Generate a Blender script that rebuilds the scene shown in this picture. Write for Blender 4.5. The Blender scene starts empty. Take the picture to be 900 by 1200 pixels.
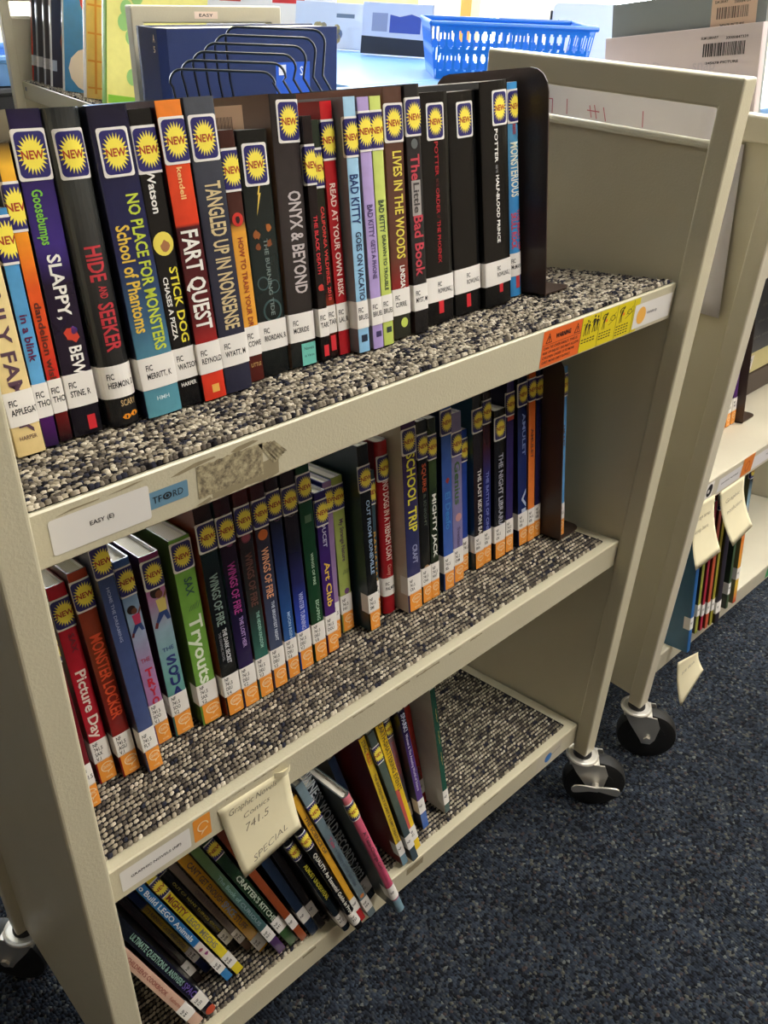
# Library book cart scene: carts, shelves, books, tables and room, all built in mesh code (metres).
EXPO = 0.30
LAMP = 23.0
DAY = 18.0
LIGHTS = [(2.3, 2.5), (1.1, -1.2), (2.7, -.6), (3.9, 1.4), (3.2, 3.6)]
LN = ['over the blue tables', 'behind the camera', 'in front of the second cart', 'over the far cabinets', 'in the far corner']

CAMP = [-0.16924, -0.541879, 1.178724, -0.78057, -0.568355, 0.043409, 1000.723701]
import bpy, bmesh, math, random
from mathutils import Vector, Matrix
random.seed(7)
SC = bpy.context.scene
COL = bpy.context.collection
Z0 = 0.165                      # cart frame origin above the floor
SL = math.atan(0.1535)          # backward slope of the shelves

# ------------------------------------------------------------------ materials
def lin(c):
    return tuple(((v/255)/12.92 if v/255 <= .04045 else ((v/255+.055)/1.055)**2.4) for v in c[:3]) + (1.0,)
MC = {}
def pmat(key, c=None, rough=.5, metal=0, coat=0, spec=.5):
    if key in MC: return MC[key]
    m = bpy.data.materials.new(key); m.use_nodes = True
    b = m.node_tree.nodes['Principled BSDF']
    if c: b.inputs['Base Color'].default_value = lin(c)
    b.inputs['Roughness'].default_value = rough; b.inputs['Metallic'].default_value = metal
    b.inputs['Coat Weight'].default_value = coat; b.inputs['Coat Roughness'].default_value = .12
    b.inputs['Specular IOR Level'].default_value = spec
    MC[key] = m; return m
def N(m, t, **k):
    n = m.node_tree.nodes.new(t)
    for a, v in k.items(): setattr(n, a, v)
    return n
def L(m, a, b): m.node_tree.links.new(a, b)
def B(m): return m.node_tree.nodes['Principled BSDF']
def ink(c, rough=.45):
    return pmat('ink_%d_%d_%d_%d' % (c[0], c[1], c[2], int(rough*100)), c, rough)
def mottled(key, c, var=.12, scale=40, rough=.5, bump=0, bscale=300, metal=0, coat=0):
    if key in MC: return MC[key]
    m = pmat(key, c, rough, metal, coat)
    tc = N(m, 'ShaderNodeTexCoord'); nz = N(m, 'ShaderNodeTexNoise'); nz.inputs['Scale'].default_value = scale
    nz.inputs['Detail'].default_value = 5
    L(m, tc.outputs['Object'], nz.inputs['Vector'])
    mx = N(m, 'ShaderNodeMix', data_type='RGBA')
    a = lin(c); mx.inputs[6].default_value = tuple(v*(1-var) for v in a[:3])+(1,)
    mx.inputs[7].default_value = tuple(min(1, v*(1+var)) for v in a[:3])+(1,)
    L(m, nz.outputs['Fac'], mx.inputs[0]); L(m, mx.outputs[2], B(m).inputs['Base Color'])
    if bump:
        n2 = N(m, 'ShaderNodeTexNoise'); n2.inputs['Scale'].default_value = bscale
        L(m, tc.outputs['Object'], n2.inputs['Vector'])
        bp = N(m, 'ShaderNodeBump'); bp.inputs['Strength'].default_value = bump; bp.inputs['Distance'].default_value = .001
        L(m, n2.outputs['Fac'], bp.inputs['Height']); L(m, bp.outputs['Normal'], B(m).inputs['Normal'])
    return m
def cover_mat(stops):
    if isinstance(stops, tuple): return mottled('cover_%d_%d_%d' % stops, stops, .10, 60, .30, coat=.15)
    key = 'print_' + '_'.join('%d%d%d%d' % (int(s[0]*1000), *s[1]) for s in stops)
    if key in MC: return MC[key[:60]] if key[:60] in MC else MC[key]
    m = pmat(key, (128,128,128), .24, 0, .25, spec=.35)
    tc = N(m, 'ShaderNodeTexCoord'); sp = N(m, 'ShaderNodeSeparateXYZ'); L(m, tc.outputs['Generated'], sp.inputs[0])
    nz = N(m, 'ShaderNodeTexNoise'); nz.inputs['Scale'].default_value = 9; nz.inputs['Detail'].default_value = 4
    L(m, tc.outputs['Object'], nz.inputs['Vector'])
    rp = N(m, 'ShaderNodeValToRGB'); L(m, sp.outputs['Z'], rp.inputs[0])
    e = rp.color_ramp.elements
    while len(e) > 2: e.remove(e[-1])
    st = sorted(stops, key=lambda s: s[0])
    e[0].position = st[0][0]; e[0].color = lin(st[0][1]); e[1].position = st[-1][0]; e[1].color = lin(st[-1][1])
    for s in st[1:-1]:
        q = e.new(s[0]); q.color = lin(s[1])
    n3 = N(m, 'ShaderNodeTexNoise'); n3.inputs['Scale'].default_value = 70; n3.inputs['Detail'].default_value = 3
    L(m, tc.outputs['Object'], n3.inputs['Vector'])
    mr = N(m, 'ShaderNodeMapRange'); mr.inputs[3].default_value = .78; mr.inputs[4].default_value = 1.22
    L(m, n3.outputs['Fac'], mr.inputs[0])
    vm = N(m, 'ShaderNodeVectorMath', operation='SCALE'); L(m, rp.outputs[0], vm.inputs[0]); L(m, mr.outputs[0], vm.inputs['Scale'])
    L(m, vm.outputs[0], B(m).inputs['Base Color'])
    return m

STEEL = mottled('putty_painted_steel', (206, 198, 170), .05, 14, .33, .25, 420)
STEEL_W = mottled('pale_putty_painted_steel', (206, 198, 176), .05, 14, .42, .2, 420)
WHITE = pmat('white_sticker', (232, 228, 222), .5)
NAVY = pmat('navy_sticker', (38, 34, 104), .4)
SUN = pmat('sun_yellow', (246, 228, 84), .4)
NEWRED = pmat('sticker_red', (168, 62, 40), .4)
BLACK = pmat('black_print', (24, 22, 24), .5)
ORANGE = pmat('genre_orange', (236, 152, 58), .4)
CREAM = pmat('genre_white', (240, 215, 175), .4)
CHROME = pmat('zinc_plated_steel', (226, 222, 212), .38, .85)
RUBBER = mottled('black_rubber', (20, 20, 20), .2, 30, .6)
BROWNSTEEL = mottled('dark_brown_enamel', (62, 47, 40), .12, 30, .42, .2, 300)
PAPER = mottled('paper_white', (226, 222, 222), .03, 12, .8)
NOTE = mottled('cream_note_paper', (232, 222, 186), .04, 30, .85)
def page_mat():
    m = pmat('page_edges', (232, 226, 210), .85)
    tc = N(m, 'ShaderNodeTexCoord'); w = N(m, 'ShaderNodeTexWave'); w.inputs['Scale'].default_value = 260; w.inputs['Distortion'].default_value = 1
    L(m, tc.outputs['Object'], w.inputs['Vector'])
    mx = N(m, 'ShaderNodeMix', data_type='RGBA'); mx.inputs[6].default_value = lin((205, 196, 176)); mx.inputs[7].default_value = lin((238, 233, 220))
    L(m, w.outputs['Fac'], mx.inputs[0]); L(m, mx.outputs[2], B(m).inputs['Base Color'])
    return m
PAGES = page_mat()
def loop_mat():
    m = pmat('flecked_loop_pile', (90, 85, 80), .95, spec=.15)
    at = N(m, 'ShaderNodeAttribute', attribute_name='loop_shade', attribute_type='GEOMETRY')
    rp = N(m, 'ShaderNodeValToRGB'); rp.color_ramp.interpolation = 'CONSTANT'
    e = rp.color_ramp.elements
    cols = [(0, (32, 30, 33)), (.17, (48, 48, 58)), (.28, (86, 79, 71)), (.46, (128, 119, 104)), (.68, (168, 158, 138)), (.90, (200, 190, 170))]
    e[0].position = 0; e[0].color = lin(cols[0][1]); e[1].position = cols[1][0]; e[1].color = lin(cols[1][1])
    for p, c in cols[2:]:
        q = e.new(p); q.color = lin(c)
    L(m, at.outputs['Fac'], rp.inputs[0]); L(m, rp.outputs[0], B(m).inputs['Base Color'])
    return m
LOOP = loop_mat()

# ------------------------------------------------------------------ object helpers
def link(name, me, parent=None, loc=None):
    o = bpy.data.objects.new(name, me); COL.objects.link(o)
    if parent: o.parent = parent
    if loc: o.location = loc
    return o
def thing(name, label, cat, mat4=None, group=None):
    o = bpy.data.objects.new(name, None); COL.objects.link(o); o.empty_display_size = .05
    if mat4 is not None: o.matrix_world = mat4
    o['label'] = label; o['category'] = cat
    if group: o['group'] = group
    return o
def meshify(name, verts, faces, mats, idx=None, smooth=False):
    me = bpy.data.meshes.new(name); me.from_pydata(verts, [], faces)
    for m in mats: me.materials.append(m)
    if idx: me.polygons.foreach_set('material_index', idx)
    if smooth: me.polygons.foreach_set('use_smooth', [True]*len(me.polygons))
    me.update(); return me
def bm_mesh(name, bm, mats, smooth=False):
    bmesh.ops.recalc_face_normals(bm, faces=bm.faces)
    me = bpy.data.meshes.new(name); bm.to_mesh(me); bm.free()
    for m in (mats if isinstance(mats, (list, tuple)) else [mats]): me.materials.append(m)
    if smooth:
        me.polygons.foreach_set('use_smooth', [True]*len(me.polygons))
        me.set_sharp_from_angle(angle=math.radians(40))
    return me
def box(bm, x0, x1, y0, y1, z0, z1, mi=0, bev=0, M=None):
    r = bmesh.ops.create_cube(bm, size=1); vs = r['verts']
    for v in vs: v.co = Vector(((x0+x1)/2+v.co.x*(x1-x0), (y0+y1)/2+v.co.y*(y1-y0), (z0+z1)/2+v.co.z*(z1-z0)))
    fs = {f for v in vs for f in v.link_faces}
    for f in fs: f.material_index = mi
    if bev:
        es = {e for v in vs for e in v.link_edges}
        r2 = bmesh.ops.bevel(bm, geom=list(es), offset=bev, segments=2, affect='EDGES', profile=.6)
        vs = list({v for f in r2['faces'] for v in f.verts} | {v for v in vs if v.is_valid})
    if M is not None:
        for v in vs:
            if v.is_valid: v.co = M @ v.co
    return vs
def cyl(bm, c0, c1, r0, r1=None, seg=20, mi=0, caps=True):
    r1 = r0 if r1 is None else r1
    c0, c1 = Vector(c0), Vector(c1); d = (c1-c0); ax = d.normalized()
    a = ax.orthogonal().normalized(); b = ax.cross(a)
    A = [bm.verts.new(c0+(a*math.cos(t)+b*math.sin(t))*r0) for t in [2*math.pi*i/seg for i in range(seg)]]
    Bv = [bm.verts.new(c1+(a*math.cos(t)+b*math.sin(t))*r1) for t in [2*math.pi*i/seg for i in range(seg)]]
    for i in range(seg):
        f = bm.faces.new((A[i], A[(i+1) % seg], Bv[(i+1) % seg], Bv[i])); f.material_index = mi
    if caps:
        bm.faces.new(A[::-1]).material_index = mi; bm.faces.new(Bv).material_index = mi
def tube(bm, pts, r, seg=8, mi=0):
    pts = [Vector(p) for p in pts]; rings = []
    up = None
    for i, p in enumerate(pts):
        d = (pts[min(i+1, len(pts)-1)]-pts[max(i-1, 0)]).normalized()
        if up is None: up = d.orthogonal().normalized()
        up = (up-d*up.dot(d)).normalized(); b = d.cross(up)
        rings.append([bm.verts.new(p+(up*math.cos(2*math.pi*k/seg)+b*math.sin(2*math.pi*k/seg))*r) for k in range(seg)])
    for a, c in zip(rings, rings[1:]):
        for k in range(seg):
            bm.faces.new((a[k], a[(k+1) % seg], c[(k+1) % seg], c[k])).material_index = mi
    bm.faces.new(rings[0][::-1]).material_index = mi; bm.faces.new(rings[-1]).material_index = mi
def prism(bm, pts, axis, a0, a1, mi=0):
    """closed polygon pts in the two other axes, extruded along axis 0/1/2 from a0 to a1"""
    def mk(p, a):
        return {0: (a, p[0], p[1]), 1: (p[0], a, p[1]), 2: (p[0], p[1], a)}[axis]
    A = [bm.verts.new(mk(p, a0)) for p in pts]; Bv = [bm.verts.new(mk(p, a1)) for p in pts]
    n = len(pts)
    for i in range(n): bm.faces.new((A[i], A[(i+1) % n], Bv[(i+1) % n], Bv[i])).material_index = mi
    bm.faces.new(A[::-1]).material_index = mi; bm.faces.new(Bv).material_index = mi
def rrect(x0, x1, y0, y1, r, seg=4):
    out = []
    for cx, cy, a0 in ((x1-r, y1-r, 0), (x0+r, y1-r, 90), (x0+r, y0+r, 180), (x1-r, y0+r, 270)):
        for k in range(seg+1):
            a = math.radians(a0+90*k/seg); out.append((cx+r*math.cos(a), cy+r*math.sin(a)))
    return out

# ------------------------------------------------------------------ lettering
TC = {}
def glyphs(s, bold=.012):
    key = (s, bold)
    if key in TC: return TC[key]
    cu = bpy.data.curves.new('lettering', 'FONT'); cu.body = s; cu.size = 1; cu.resolution_u = 2; cu.offset = bold
    o = bpy.data.objects.new('lettering', cu)
    me = o.to_mesh()
    vs = [(v.co.x, v.co.y) for v in me.vertices]; fs = [tuple(p.vertices) for p in me.polygons]
    o.to_mesh_clear(); bpy.data.objects.remove(o); bpy.data.curves.remove(cu)
    if not vs: vs = [(0, 0), (1, 0), (1, .7)]; fs = [(0, 1, 2)]
    x0 = min(v[0] for v in vs); x1 = max(v[0] for v in vs)
    TC[key] = (vs, fs, x0, x1); return TC[key]
CAP = .70
class Flat:
    """flat artwork in (s, z) with a material index and a layer, later laid onto a surface"""
    def __init__(self): self.v = []; self.f = []; self.m = []; self.l = []; self.mats = []
    def raise_(self, k): self.v = [(a, b, c+k) for a, b, c in self.v]
    def mi(self, mat):
        if mat not in self.mats: self.mats.append(mat)
        return self.mats.index(mat)
    def poly(self, pts, mat, layer=0):
        b = len(self.v); self.v += [(p[0], p[1], layer) for p in pts]
        self.f.append(tuple(range(b, b+len(pts)))); self.m.append(self.mi(mat))
    def tris(self, vs, fs, mat, layer=1):
        b = len(self.v); self.v += [(p[0], p[1], layer) for p in vs]; k = self.mi(mat)
        for f in fs: self.f.append(tuple(b+i for i in f)); self.m.append(k)
    def down(self, s, zt, zb, sc, h, mat, layer=1, bold=.022):
        """text reading down the spine from zt to zb, centred on sc, cap height h"""
        vs, fs, x0, x1 = glyphs(s, bold); k = (zt-zb)/max(1e-6, x1-x0); q = h/CAP
        self.tris([(sc-h/2+y*q, zt-(x-x0)*k) for x, y in vs], fs, mat, layer)
    def across(self, s, x, z, h, mat, layer=1, width=None, bold=.012, cond=.8, center=False, rot=0):
        vs, fs, x0, x1 = glyphs(s, bold); q = h/CAP; k = q*cond if width is None else width/max(1e-6, x1-x0)
        off = (x1-x0)*k/2 if center else 0
        c_, s_ = math.cos(rot), math.sin(rot)
        self.tris([(x+((a-x0)*k-off)*c_-b*q*s_, z+((a-x0)*k-off)*s_+b*q*c_) for a, b in vs], fs, mat, layer)
    def disc(self, cx, cz, rx, rz, mat, layer=1, n=20):
        self.poly([(cx+rx*math.cos(2*math.pi*i/n), cz+rz*math.sin(2*math.pi*i/n)) for i in range(n)], mat, layer)
    def ring(self, cx, cz, rx, rz, w, mat, layer=1, n=20, a0=0, a1=1):
        for i in range(n):
            a = 2*math.pi*(a0+(a1-a0)*i/n); b = 2*math.pi*(a0+(a1-a0)*(i+1)/n)
            self.poly([(cx+rx*math.cos(a), cz+rz*math.sin(a)), (cx+rx*math.cos(b), cz+rz*math.sin(b)),
                       (cx+rx*w*math.cos(b), cz+rz*w*math.sin(b)), (cx+rx*w*math.cos(a), cz+rz*w*math.sin(a))], mat, layer)
    def line(self, a, b, w, mat, layer=1):
        d = math.hypot(b[0]-a[0], b[1]-a[1]) or 1; nx, nz = -(b[1]-a[1])/d*w/2, (b[0]-a[0])/d*w/2
        self.poly([(a[0]+nx, a[1]+nz), (a[0]-nx, a[1]-nz), (b[0]-nx, b[1]-nz), (b[0]+nx, b[1]+nz)], mat, layer)
    def lay(self, name, fn, cuts=(), parent=None, zcuts=()):
        bm = bmesh.new(); vv = [bm.verts.new((p[0], p[2], p[1])) for p in self.v]
        for f, m in zip(self.f, self.m):
            try: bm.faces.new([vv[i] for i in f]).material_index = m
            except ValueError: pass
        xs = [p[0] for p in self.v]; lo, hi = min(xs), max(xs)
        for c in cuts:
            if lo+1e-5 < c < hi-1e-5:
                bmesh.ops.bisect_plane(bm, geom=bm.verts[:]+bm.edges[:]+bm.faces[:], plane_co=(c, 0, 0), plane_no=(1, 0, 0), dist=1e-7)
        for c in zcuts:
            bmesh.ops.bisect_plane(bm, geom=bm.verts[:]+bm.edges[:]+bm.faces[:], plane_co=(0, 0, c), plane_no=(0, 0, 1), dist=1e-7)
        for v in bm.verts: v.co = Vector(fn(v.co.x, v.co.z, v.co.y))
        me = bpy.data.meshes.new(name); bm.to_mesh(me); bm.free()
        for m in self.mats: me.materials.append(m)
        return link(name, me, parent)
def plane_fn(y=0, eps=.0002, step=.00015):
    return lambda s, z, l: (s, y-eps-step*l, z)

def sun_sticker(F, cx, cz, w=.0215, h=.030):
    F.poly([(cx+a, cz+b) for a, b in rrect(-w/2, w/2, -h/2, h/2, .0018)], WHITE, 0)
    F.poly([(cx+a, cz+b) for a, b in rrect(-w*.43, w*.43, -h*.445, h*.445, .0032)], NAVY, 1)
    n = 24; pts = []
    for i in range(2*n):
        a = math.pi*i/n; r = 1 if i % 2 == 0 else .66
        pts.append((cx+math.sin(a)*r*w*.43, cz+math.cos(a)*r*h*.40))
    ctr = (cx, cz)
    for i in range(2*n): F.poly([ctr, pts[i], pts[(i+1) % (2*n)]], SUN, 2)
    vs, fs, x0, x1 = glyphs('NEW', .03); k = w*.62/(x1-x0); q = .0048/CAP
    F.tris([(cx-w*.31+(x-x0)*k, cz-.0024+y*q) for x, y in vs], fs, NEWRED, 3)
def genre_sticker(F, cx, z0, w, h):
    F.poly([(cx+a, z0+b) for a, b in rrect(-w/2, w/2, 0, h, .0012)], ORANGE, 0)
    F.ring(cx, z0+h*.62, w*.36, h*.22, .82, CREAM, 1, 22, .02, .9)
    F.poly([(cx-w*.02, z0+h*.44), (cx+w*.14, z0+h*.45), (cx-w*.06, z0+h*.30)], CREAM, 1)
    vs, fs, x0, x1 = glyphs('GRAPHIC', .02); k = w*.5/(x1-x0); q = h*.14/CAP
    F.tris([(cx-w*.25+(x-x0)*k, z0+h*.56+y*q) for x, y in vs], fs, CREAM, 2)
    vs, fs, x0, x1 = glyphs('NOVEL', .02); k = w*.4/(x1-x0); q = h*.08/CAP
    F.tris([(cx-w*.2+(x-x0)*k, z0+h*.12+y*q) for x, y in vs], fs, CREAM, 2)

# ------------------------------------------------------------------ a book
def make_book(M4, label, t, h, cover, side, texts=(), st=None, so=0, call=None, lo=.022, gn=0, hor=(), shapes=(), rnd=.10,
              w=.145, group=None, co=None, barcode=0, rd=None, lh=.0235, page=True, sside=None):
    root = thing('book', label, 'book', M4, group)
    w = rd and .05 or w
    b = rnd*t*(.5 if rnd < .3 else .8)
    NF = 6
    half = [(t/2*math.sin(math.pi/2*i/NF), b*(1-math.cos(math.pi/2*i/NF))) for i in range(NF+1)]
    arc = [0]
    for p, q in zip(half, half[1:]): arc.append(arc[-1]+math.hypot(q[0]-p[0], q[1]-p[1]))
    se = arc[-1]
    def fn(s, z, l):
        e = .00015+.00008*l; sg = 1 if s >= 0 else -1; a = abs(s)
        if a >= se: return (sg*(t/2+e), b+(a-se), z)
        for i in range(NF):
            if a <= arc[i+1]:
                k = (a-arc[i])/(arc[i+1]-arc[i]); x = half[i][0]+(half[i+1][0]-half[i][0])*k; y = half[i][1]+(half[i+1][1]-half[i][1])*k
                return (sg*(x+e*min(1, a/se)*1.0), y-e, z)
    cuts = [c for a in arc[1:] for c in (a, -a)]+[0]
    # cover shell
    out = [(-t/2, w)]+[(-x, y) for x, y in half[::-1]]+[(x, y) for x, y in half[1:]]+[(t/2, w)]
    c = .0014; inn = [(x*(t/2-c)/(t/2), min(w, y+c*.9)) for x, y in out]
    n = len(out); V = []; F = []; mi = []
    for z in (0, h):
        V += [(x, y, z) for x, y in out]+[(x, y, z) for x, y in inn]
    T = 2*n
    for i in range(n-1):
        F.append((i, i+1, T+i+1, T+i)); mi.append(1 if i in (0, n-2) else 0)
        F.append((n+i+1, n+i, T+n+i, T+n+i+1)); mi.append(2)
        F.append((i+1, i, n+i, n+i+1)); mi.append(1)
        F.append((T+i, T+i+1, T+n+i+1, T+n+i)); mi.append(1)
    for i in (0, n-1): F.append((i, T+i, T+n+i, n+i)); mi.append(1)
    me = meshify('cover', V, F, [cover_mat(cover), cover_mat(side), PAPER], mi)
    link('cover', me, root)
    if page:
        bm = bmesh.new(); box(bm, -t/2+c+.0003, t/2-c-.0003, b+.0022, w-.003, .003, h-.0035)
        link('page_block', bm_mesh('page_block', bm, PAGES), root)
    # lettering and printed pictures
    A = Flat()
    for tx in texts:
        if tx[0][0] == '|':
            n_ = len(tx[0])-1
            for i, ch in enumerate(tx[0][1:]):
                zc = h*(1-tx[1]-(tx[2]-tx[1])*(i+1)/n_); A.across(ch, tx[3]*t, zc, h*(tx[2]-tx[1])/n_*.78, ink(tx[5]), 2, width=tx[4]*t, center=True, bold=.04)
            continue
        s, v0, v1, sc, gh, col = tx[:6]
        A.down(s, h*(1-v0), h*(1-v1), sc*t, gh*t*.92, ink(col), 2)
    for tx in hor:
        s, z, wf, hh, col = tx[:5]; off = tx[5]*t if len(tx) > 5 else 0
        A.across(s, off, z, hh, ink(col), 2, width=wf*t, center=True)
    rr = random.Random(hash_s(label))
    for sh in shapes:
        k = sh[0]
        if k == 'rect' or k == 'rect0':
            z1, z0 = h*(1-sh[1]), h*(1-sh[2]); A.poly([(sh[3]*t, z0), (sh[4]*t, z0), (sh[4]*t, z1), (sh[3]*t, z1)], ink(sh[5]), 1 if k == 'rect' else 0)
        elif k == 'disc': A.disc(sh[2]*t, h*(1-sh[1]), sh[3]*t, sh[3]*t*1.05, ink(sh[4]), 1)
        elif k == 'ring': A.ring(sh[2]*t, h*(1-sh[1]), sh[3]*t, sh[3]*t, .8, ink(sh[4]), 1)
        elif k == 'eye':
            cx, cz, r = sh[2]*t, h*(1-sh[1]), sh[3]*t
            A.poly([(cx-r*1.3, cz), (cx-.4*r, cz+r*.8), (cx+.6*r, cz+r*.7), (cx+r*1.3, cz), (cx+.3*r, cz-r*.7), (cx-.6*r, cz-r*.6)], ink(sh[4]), 2)
            A.disc(cx, cz, r*.25, r*.5, BLACK, 3, 8)
        elif k == 'blob':
            cx, cz, r = sh[2]*t, h*(1-sh[1]), sh[3]*t; m = 11
            A.poly([(cx+r*rr.uniform(.6, 1.1)*math.cos(2*math.pi*i/m), cz+r*rr.uniform(.7, 1.3)*math.sin(2*math.pi*i/m)) for i in range(m)], ink(sh[4]), 2)
        elif k == 'bolt':
            cx, cz, r = sh[2]*t, h*(1-sh[1]), sh[3]*t
            A.poly([(cx+.6*r, cz+3*r), (cx-.3*r, cz+.2*r), (cx, cz+.2*r)], ink(sh[4]), 1); A.poly([(cx+.3*r, cz+.4*r), (cx-.1*r, cz+.4*r), (cx-.7*r, cz-2.6*r)], ink(sh[4]), 1)
        elif k == 'grass':
            for q in range(5):
                x = sh[2]*t+(q-2)*sh[3]*t*.35; z = h*(1-sh[1])
                A.line((x, z-sh[3]*t*.6), (x+sh[3]*t*.5, z+sh[3]*t*rr.uniform(.2, .7)), .0006, ink(sh[4]), 1)
        elif k == 'figure':
            cx, cz, r = sh[2]*t, h*(1-sh[1]), sh[3]*t
            sk = ink((120, 72, 50)); A.disc(cx-.3*r, cz+2.2*r, .55*r, .6*r, ink((40, 24, 20)), 1); A.disc(cx, cz+1.9*r, .38*r, .42*r, sk, 2)
            A.poly([(cx-.45*r, cz+1.4*r), (cx+.6*r, cz+1.5*r), (cx+.5*r, cz), (cx-.3*r, cz)], ink(sh[4]), 2)
            A.poly([(cx-.35*r, cz), (cx+.5*r, cz), (cx+.75*r, cz-1.1*r), (cx+.35*r, cz-1.1*r), (cx+.1*r, cz-.4*r), (cx-.6*r, cz-1.2*r), (cx-.8*r, cz-.9*r)], ink((44, 70, 130)), 2)
            A.line((cx+.4*r, cz+1.3*r), (cx+.95*r, cz+2.3*r), .25*r, sk, 2); A.line((cx-.7*r, cz-1*r), (cx-.9*r, cz-1.6*r), .3*r, ink((110, 40, 40)), 2)
    if A.v: A.lay('spine_lettering', fn, cuts, root)
    if st is not None:
        A = Flat(); sun_sticker(A, so+(.0 if t > .02 else .0012), h-st-.015); A.raise_(4); A.lay('new_sticker', fn, cuts, root)
    if call:
        A = Flat(); rw = se+(.011 if t < .03 else .006)
        z0 = lo
        A.poly([(-rw, z0), (rw, z0), (rw, z0+lh), (-rw, z0+lh)], WHITE, 0)
        x0 = (co*t if co is not None else -min(t*.36, .009)); nl = len(call)
        hh, pitch = (.0042, .0062) if nl <= 2 else (.0039, .0053)
        zt = z0+lh*.5+(nl-1)*pitch/2-hh/2+(.001 if nl <= 2 else 0)
        for i, s in enumerate(call): A.across(s, x0, zt-i*pitch, hh, BLACK, 1, cond=.62, bold=.02)
        if nl <= 2: pass
        A.raise_(4); A.lay('call_number_label', fn, cuts, root)
    if gn:
        A = Flat(); genre_sticker(A, (.1*t if t > .014 else 0), .0008, max(min(t*1.02, .021), .0125), .0238); A.raise_(4); A.lay('genre_sticker', fn, cuts, root)
    if barcode:
        A = Flat(); tan = ink((216, 176, 140)); x = -(se+.035); z = h-.030
        A.poly([(x-.075, z), (x, z), (x, z+.024), (x-.075, z+.024)], tan, 0)
        for i in range(26):
            xx = x-.016-i*.0017; A.line((xx, z+.006), (xx, z+.016), .0008 if i % 3 else .0013, ink((120, 90, 70)), 1)
        A.lay('barcode_label', fn, cuts, root)
    return root
def hash_s(s):
    v = 7
    for ch in s: v = (v*131+ord(ch)) % 1000003
    return v
def shelf_mat(x, d, z, lean=0, t=0, h0=.0056, ox=0, oy=0):
    """matrix of a book standing on a sloped shelf whose front edge lies at height z"""
    base = Matrix.Translation((ox+x, oy, Z0+z)) @ Matrix.Rotation(-SL, 4, 'X')
    lift = h0+abs(t/2*math.sin(lean))
    return base @ Matrix.Translation((0, d, lift)) @ Matrix.Rotation(lean, 4, 'Y')

# ------------------------------------------------------------------ book cart
Wc, Dc, Hc, HPc, Pc, WP = .738, .2767, .8894, .8285, .0237, .025
ZS = (.6858, .3422, .0014)
def sheet(bm, prof, x0, x1, th=.0016):
    """bent sheet metal: open profile in (y,z) given thickness, extruded along x"""
    n = len(prof); off = []
    for i in range(n):
        a = Vector(prof[max(i-1, 0)]); b = Vector(prof[i]); c = Vector(prof[min(i+1, n-1)])
        d1 = (b-a).normalized() if i else (c-b).normalized(); d2 = (c-b).normalized() if i < n-1 else d1
        nn = (Vector((d1.y, -d1.x))+Vector((d2.y, -d2.x))).normalized()
        k = th/max(.3, nn.dot(Vector((d1.y, -d1.x)))); off.append((b.x+nn.x*k, b.y+nn.y*k))
    prism(bm, list(prof)+off[::-1], 0, x0, x1)
CARPET = {}
def carpet_mesh(key, x0, x1, d0, d1, px=.0052, pd=.0050, size=1.0, jit=.0008, runs=(1, 1, 1, 2), dark=1.0, knit=False):
    if key in CARPET: return CARPET[key]
    r = random.Random(11); V = []; F = []; S = []
    def add(vs, fs, shade):
        b = len(V); V.extend(vs); F.extend([tuple(b+i for i in f) for f in fs]); S.extend([shade]*len(vs))
    bx = [(x0, d0, .0002), (x1, d0, .0002), (x1, d1, .0002), (x0, d1, .0002), (x0, d0, .0026), (x1, d0, .0026), (x1, d1, .0026), (x0, d1, .0026)]
    add(bx, [(0, 3, 2, 1), (4, 5, 6, 7), (0, 1, 5, 4), (1, 2, 6, 5), (2, 3, 7, 6), (3, 0, 4, 7)], .05)
    rows = int((d1-d0)/pd); cols = int((x1-x0)/px)
    for j in range(rows*(2 if knit else 1)+1):
        low = knit and j % 2; pdd = pd/2 if knit else pd
        sh = r.random(); run = 0; ph = r.random()*px
        for i in range(cols):
            if run <= 0:
                sh = min(.99, max(0, r.random()**dark)); run = r.choice(runs)
            run -= 1
            cx = x0+.002+(i*px+ph) % (x1-x0-.004)+r.uniform(-jit, jit); cy = d0+j*pdd+r.uniform(-jit, jit)*.8
            cy = min(max(cy, d0), d1)
            rx, ry, rz = px*.60*size, pd*.46*size, .0028*r.uniform(.8, 1.12)*size
            if knit: ry *= .74 if not low else .5; rz *= 1.05 if not low else .55; rx *= 1.12
            tw = r.uniform(.15, .75) if knit else r.uniform(-.5, .5); ct, sn = math.cos(tw), math.sin(tw); vs = []
            for (el, m, k) in ((0, 6, 1.0), (.62, 6, .80)):
                for q in range(m):
                    a = 2*math.pi*(q+.5*el)/m; ux, uy = rx*k*math.cos(a), ry*k*math.sin(a)
                    vs.append((cx+ux*ct-uy*sn, cy+ux*sn+uy*ct, .0014+rz*el*1.25))
            vs.append((cx, cy, .0014+rz))
            fs = [(q, (q+1) % 6, 6+(q+1) % 6, 6+q) for q in range(6)]+[(6+q, 6+(q+1) % 6, 12) for q in range(6)]
            sv = sh if not knit else (sh*.28 if low else .22+.76*sh)
            add(vs, fs, min(.99, max(0, sv+r.uniform(-.06, .06))))
    me = meshify('shelf_carpet', V, F, [LOOP], None, True)
    at = me.attributes.new('loop_shade', 'FLOAT', 'POINT'); at.data.foreach_set('value', S)
    CARPET[key] = me; return me
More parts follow.
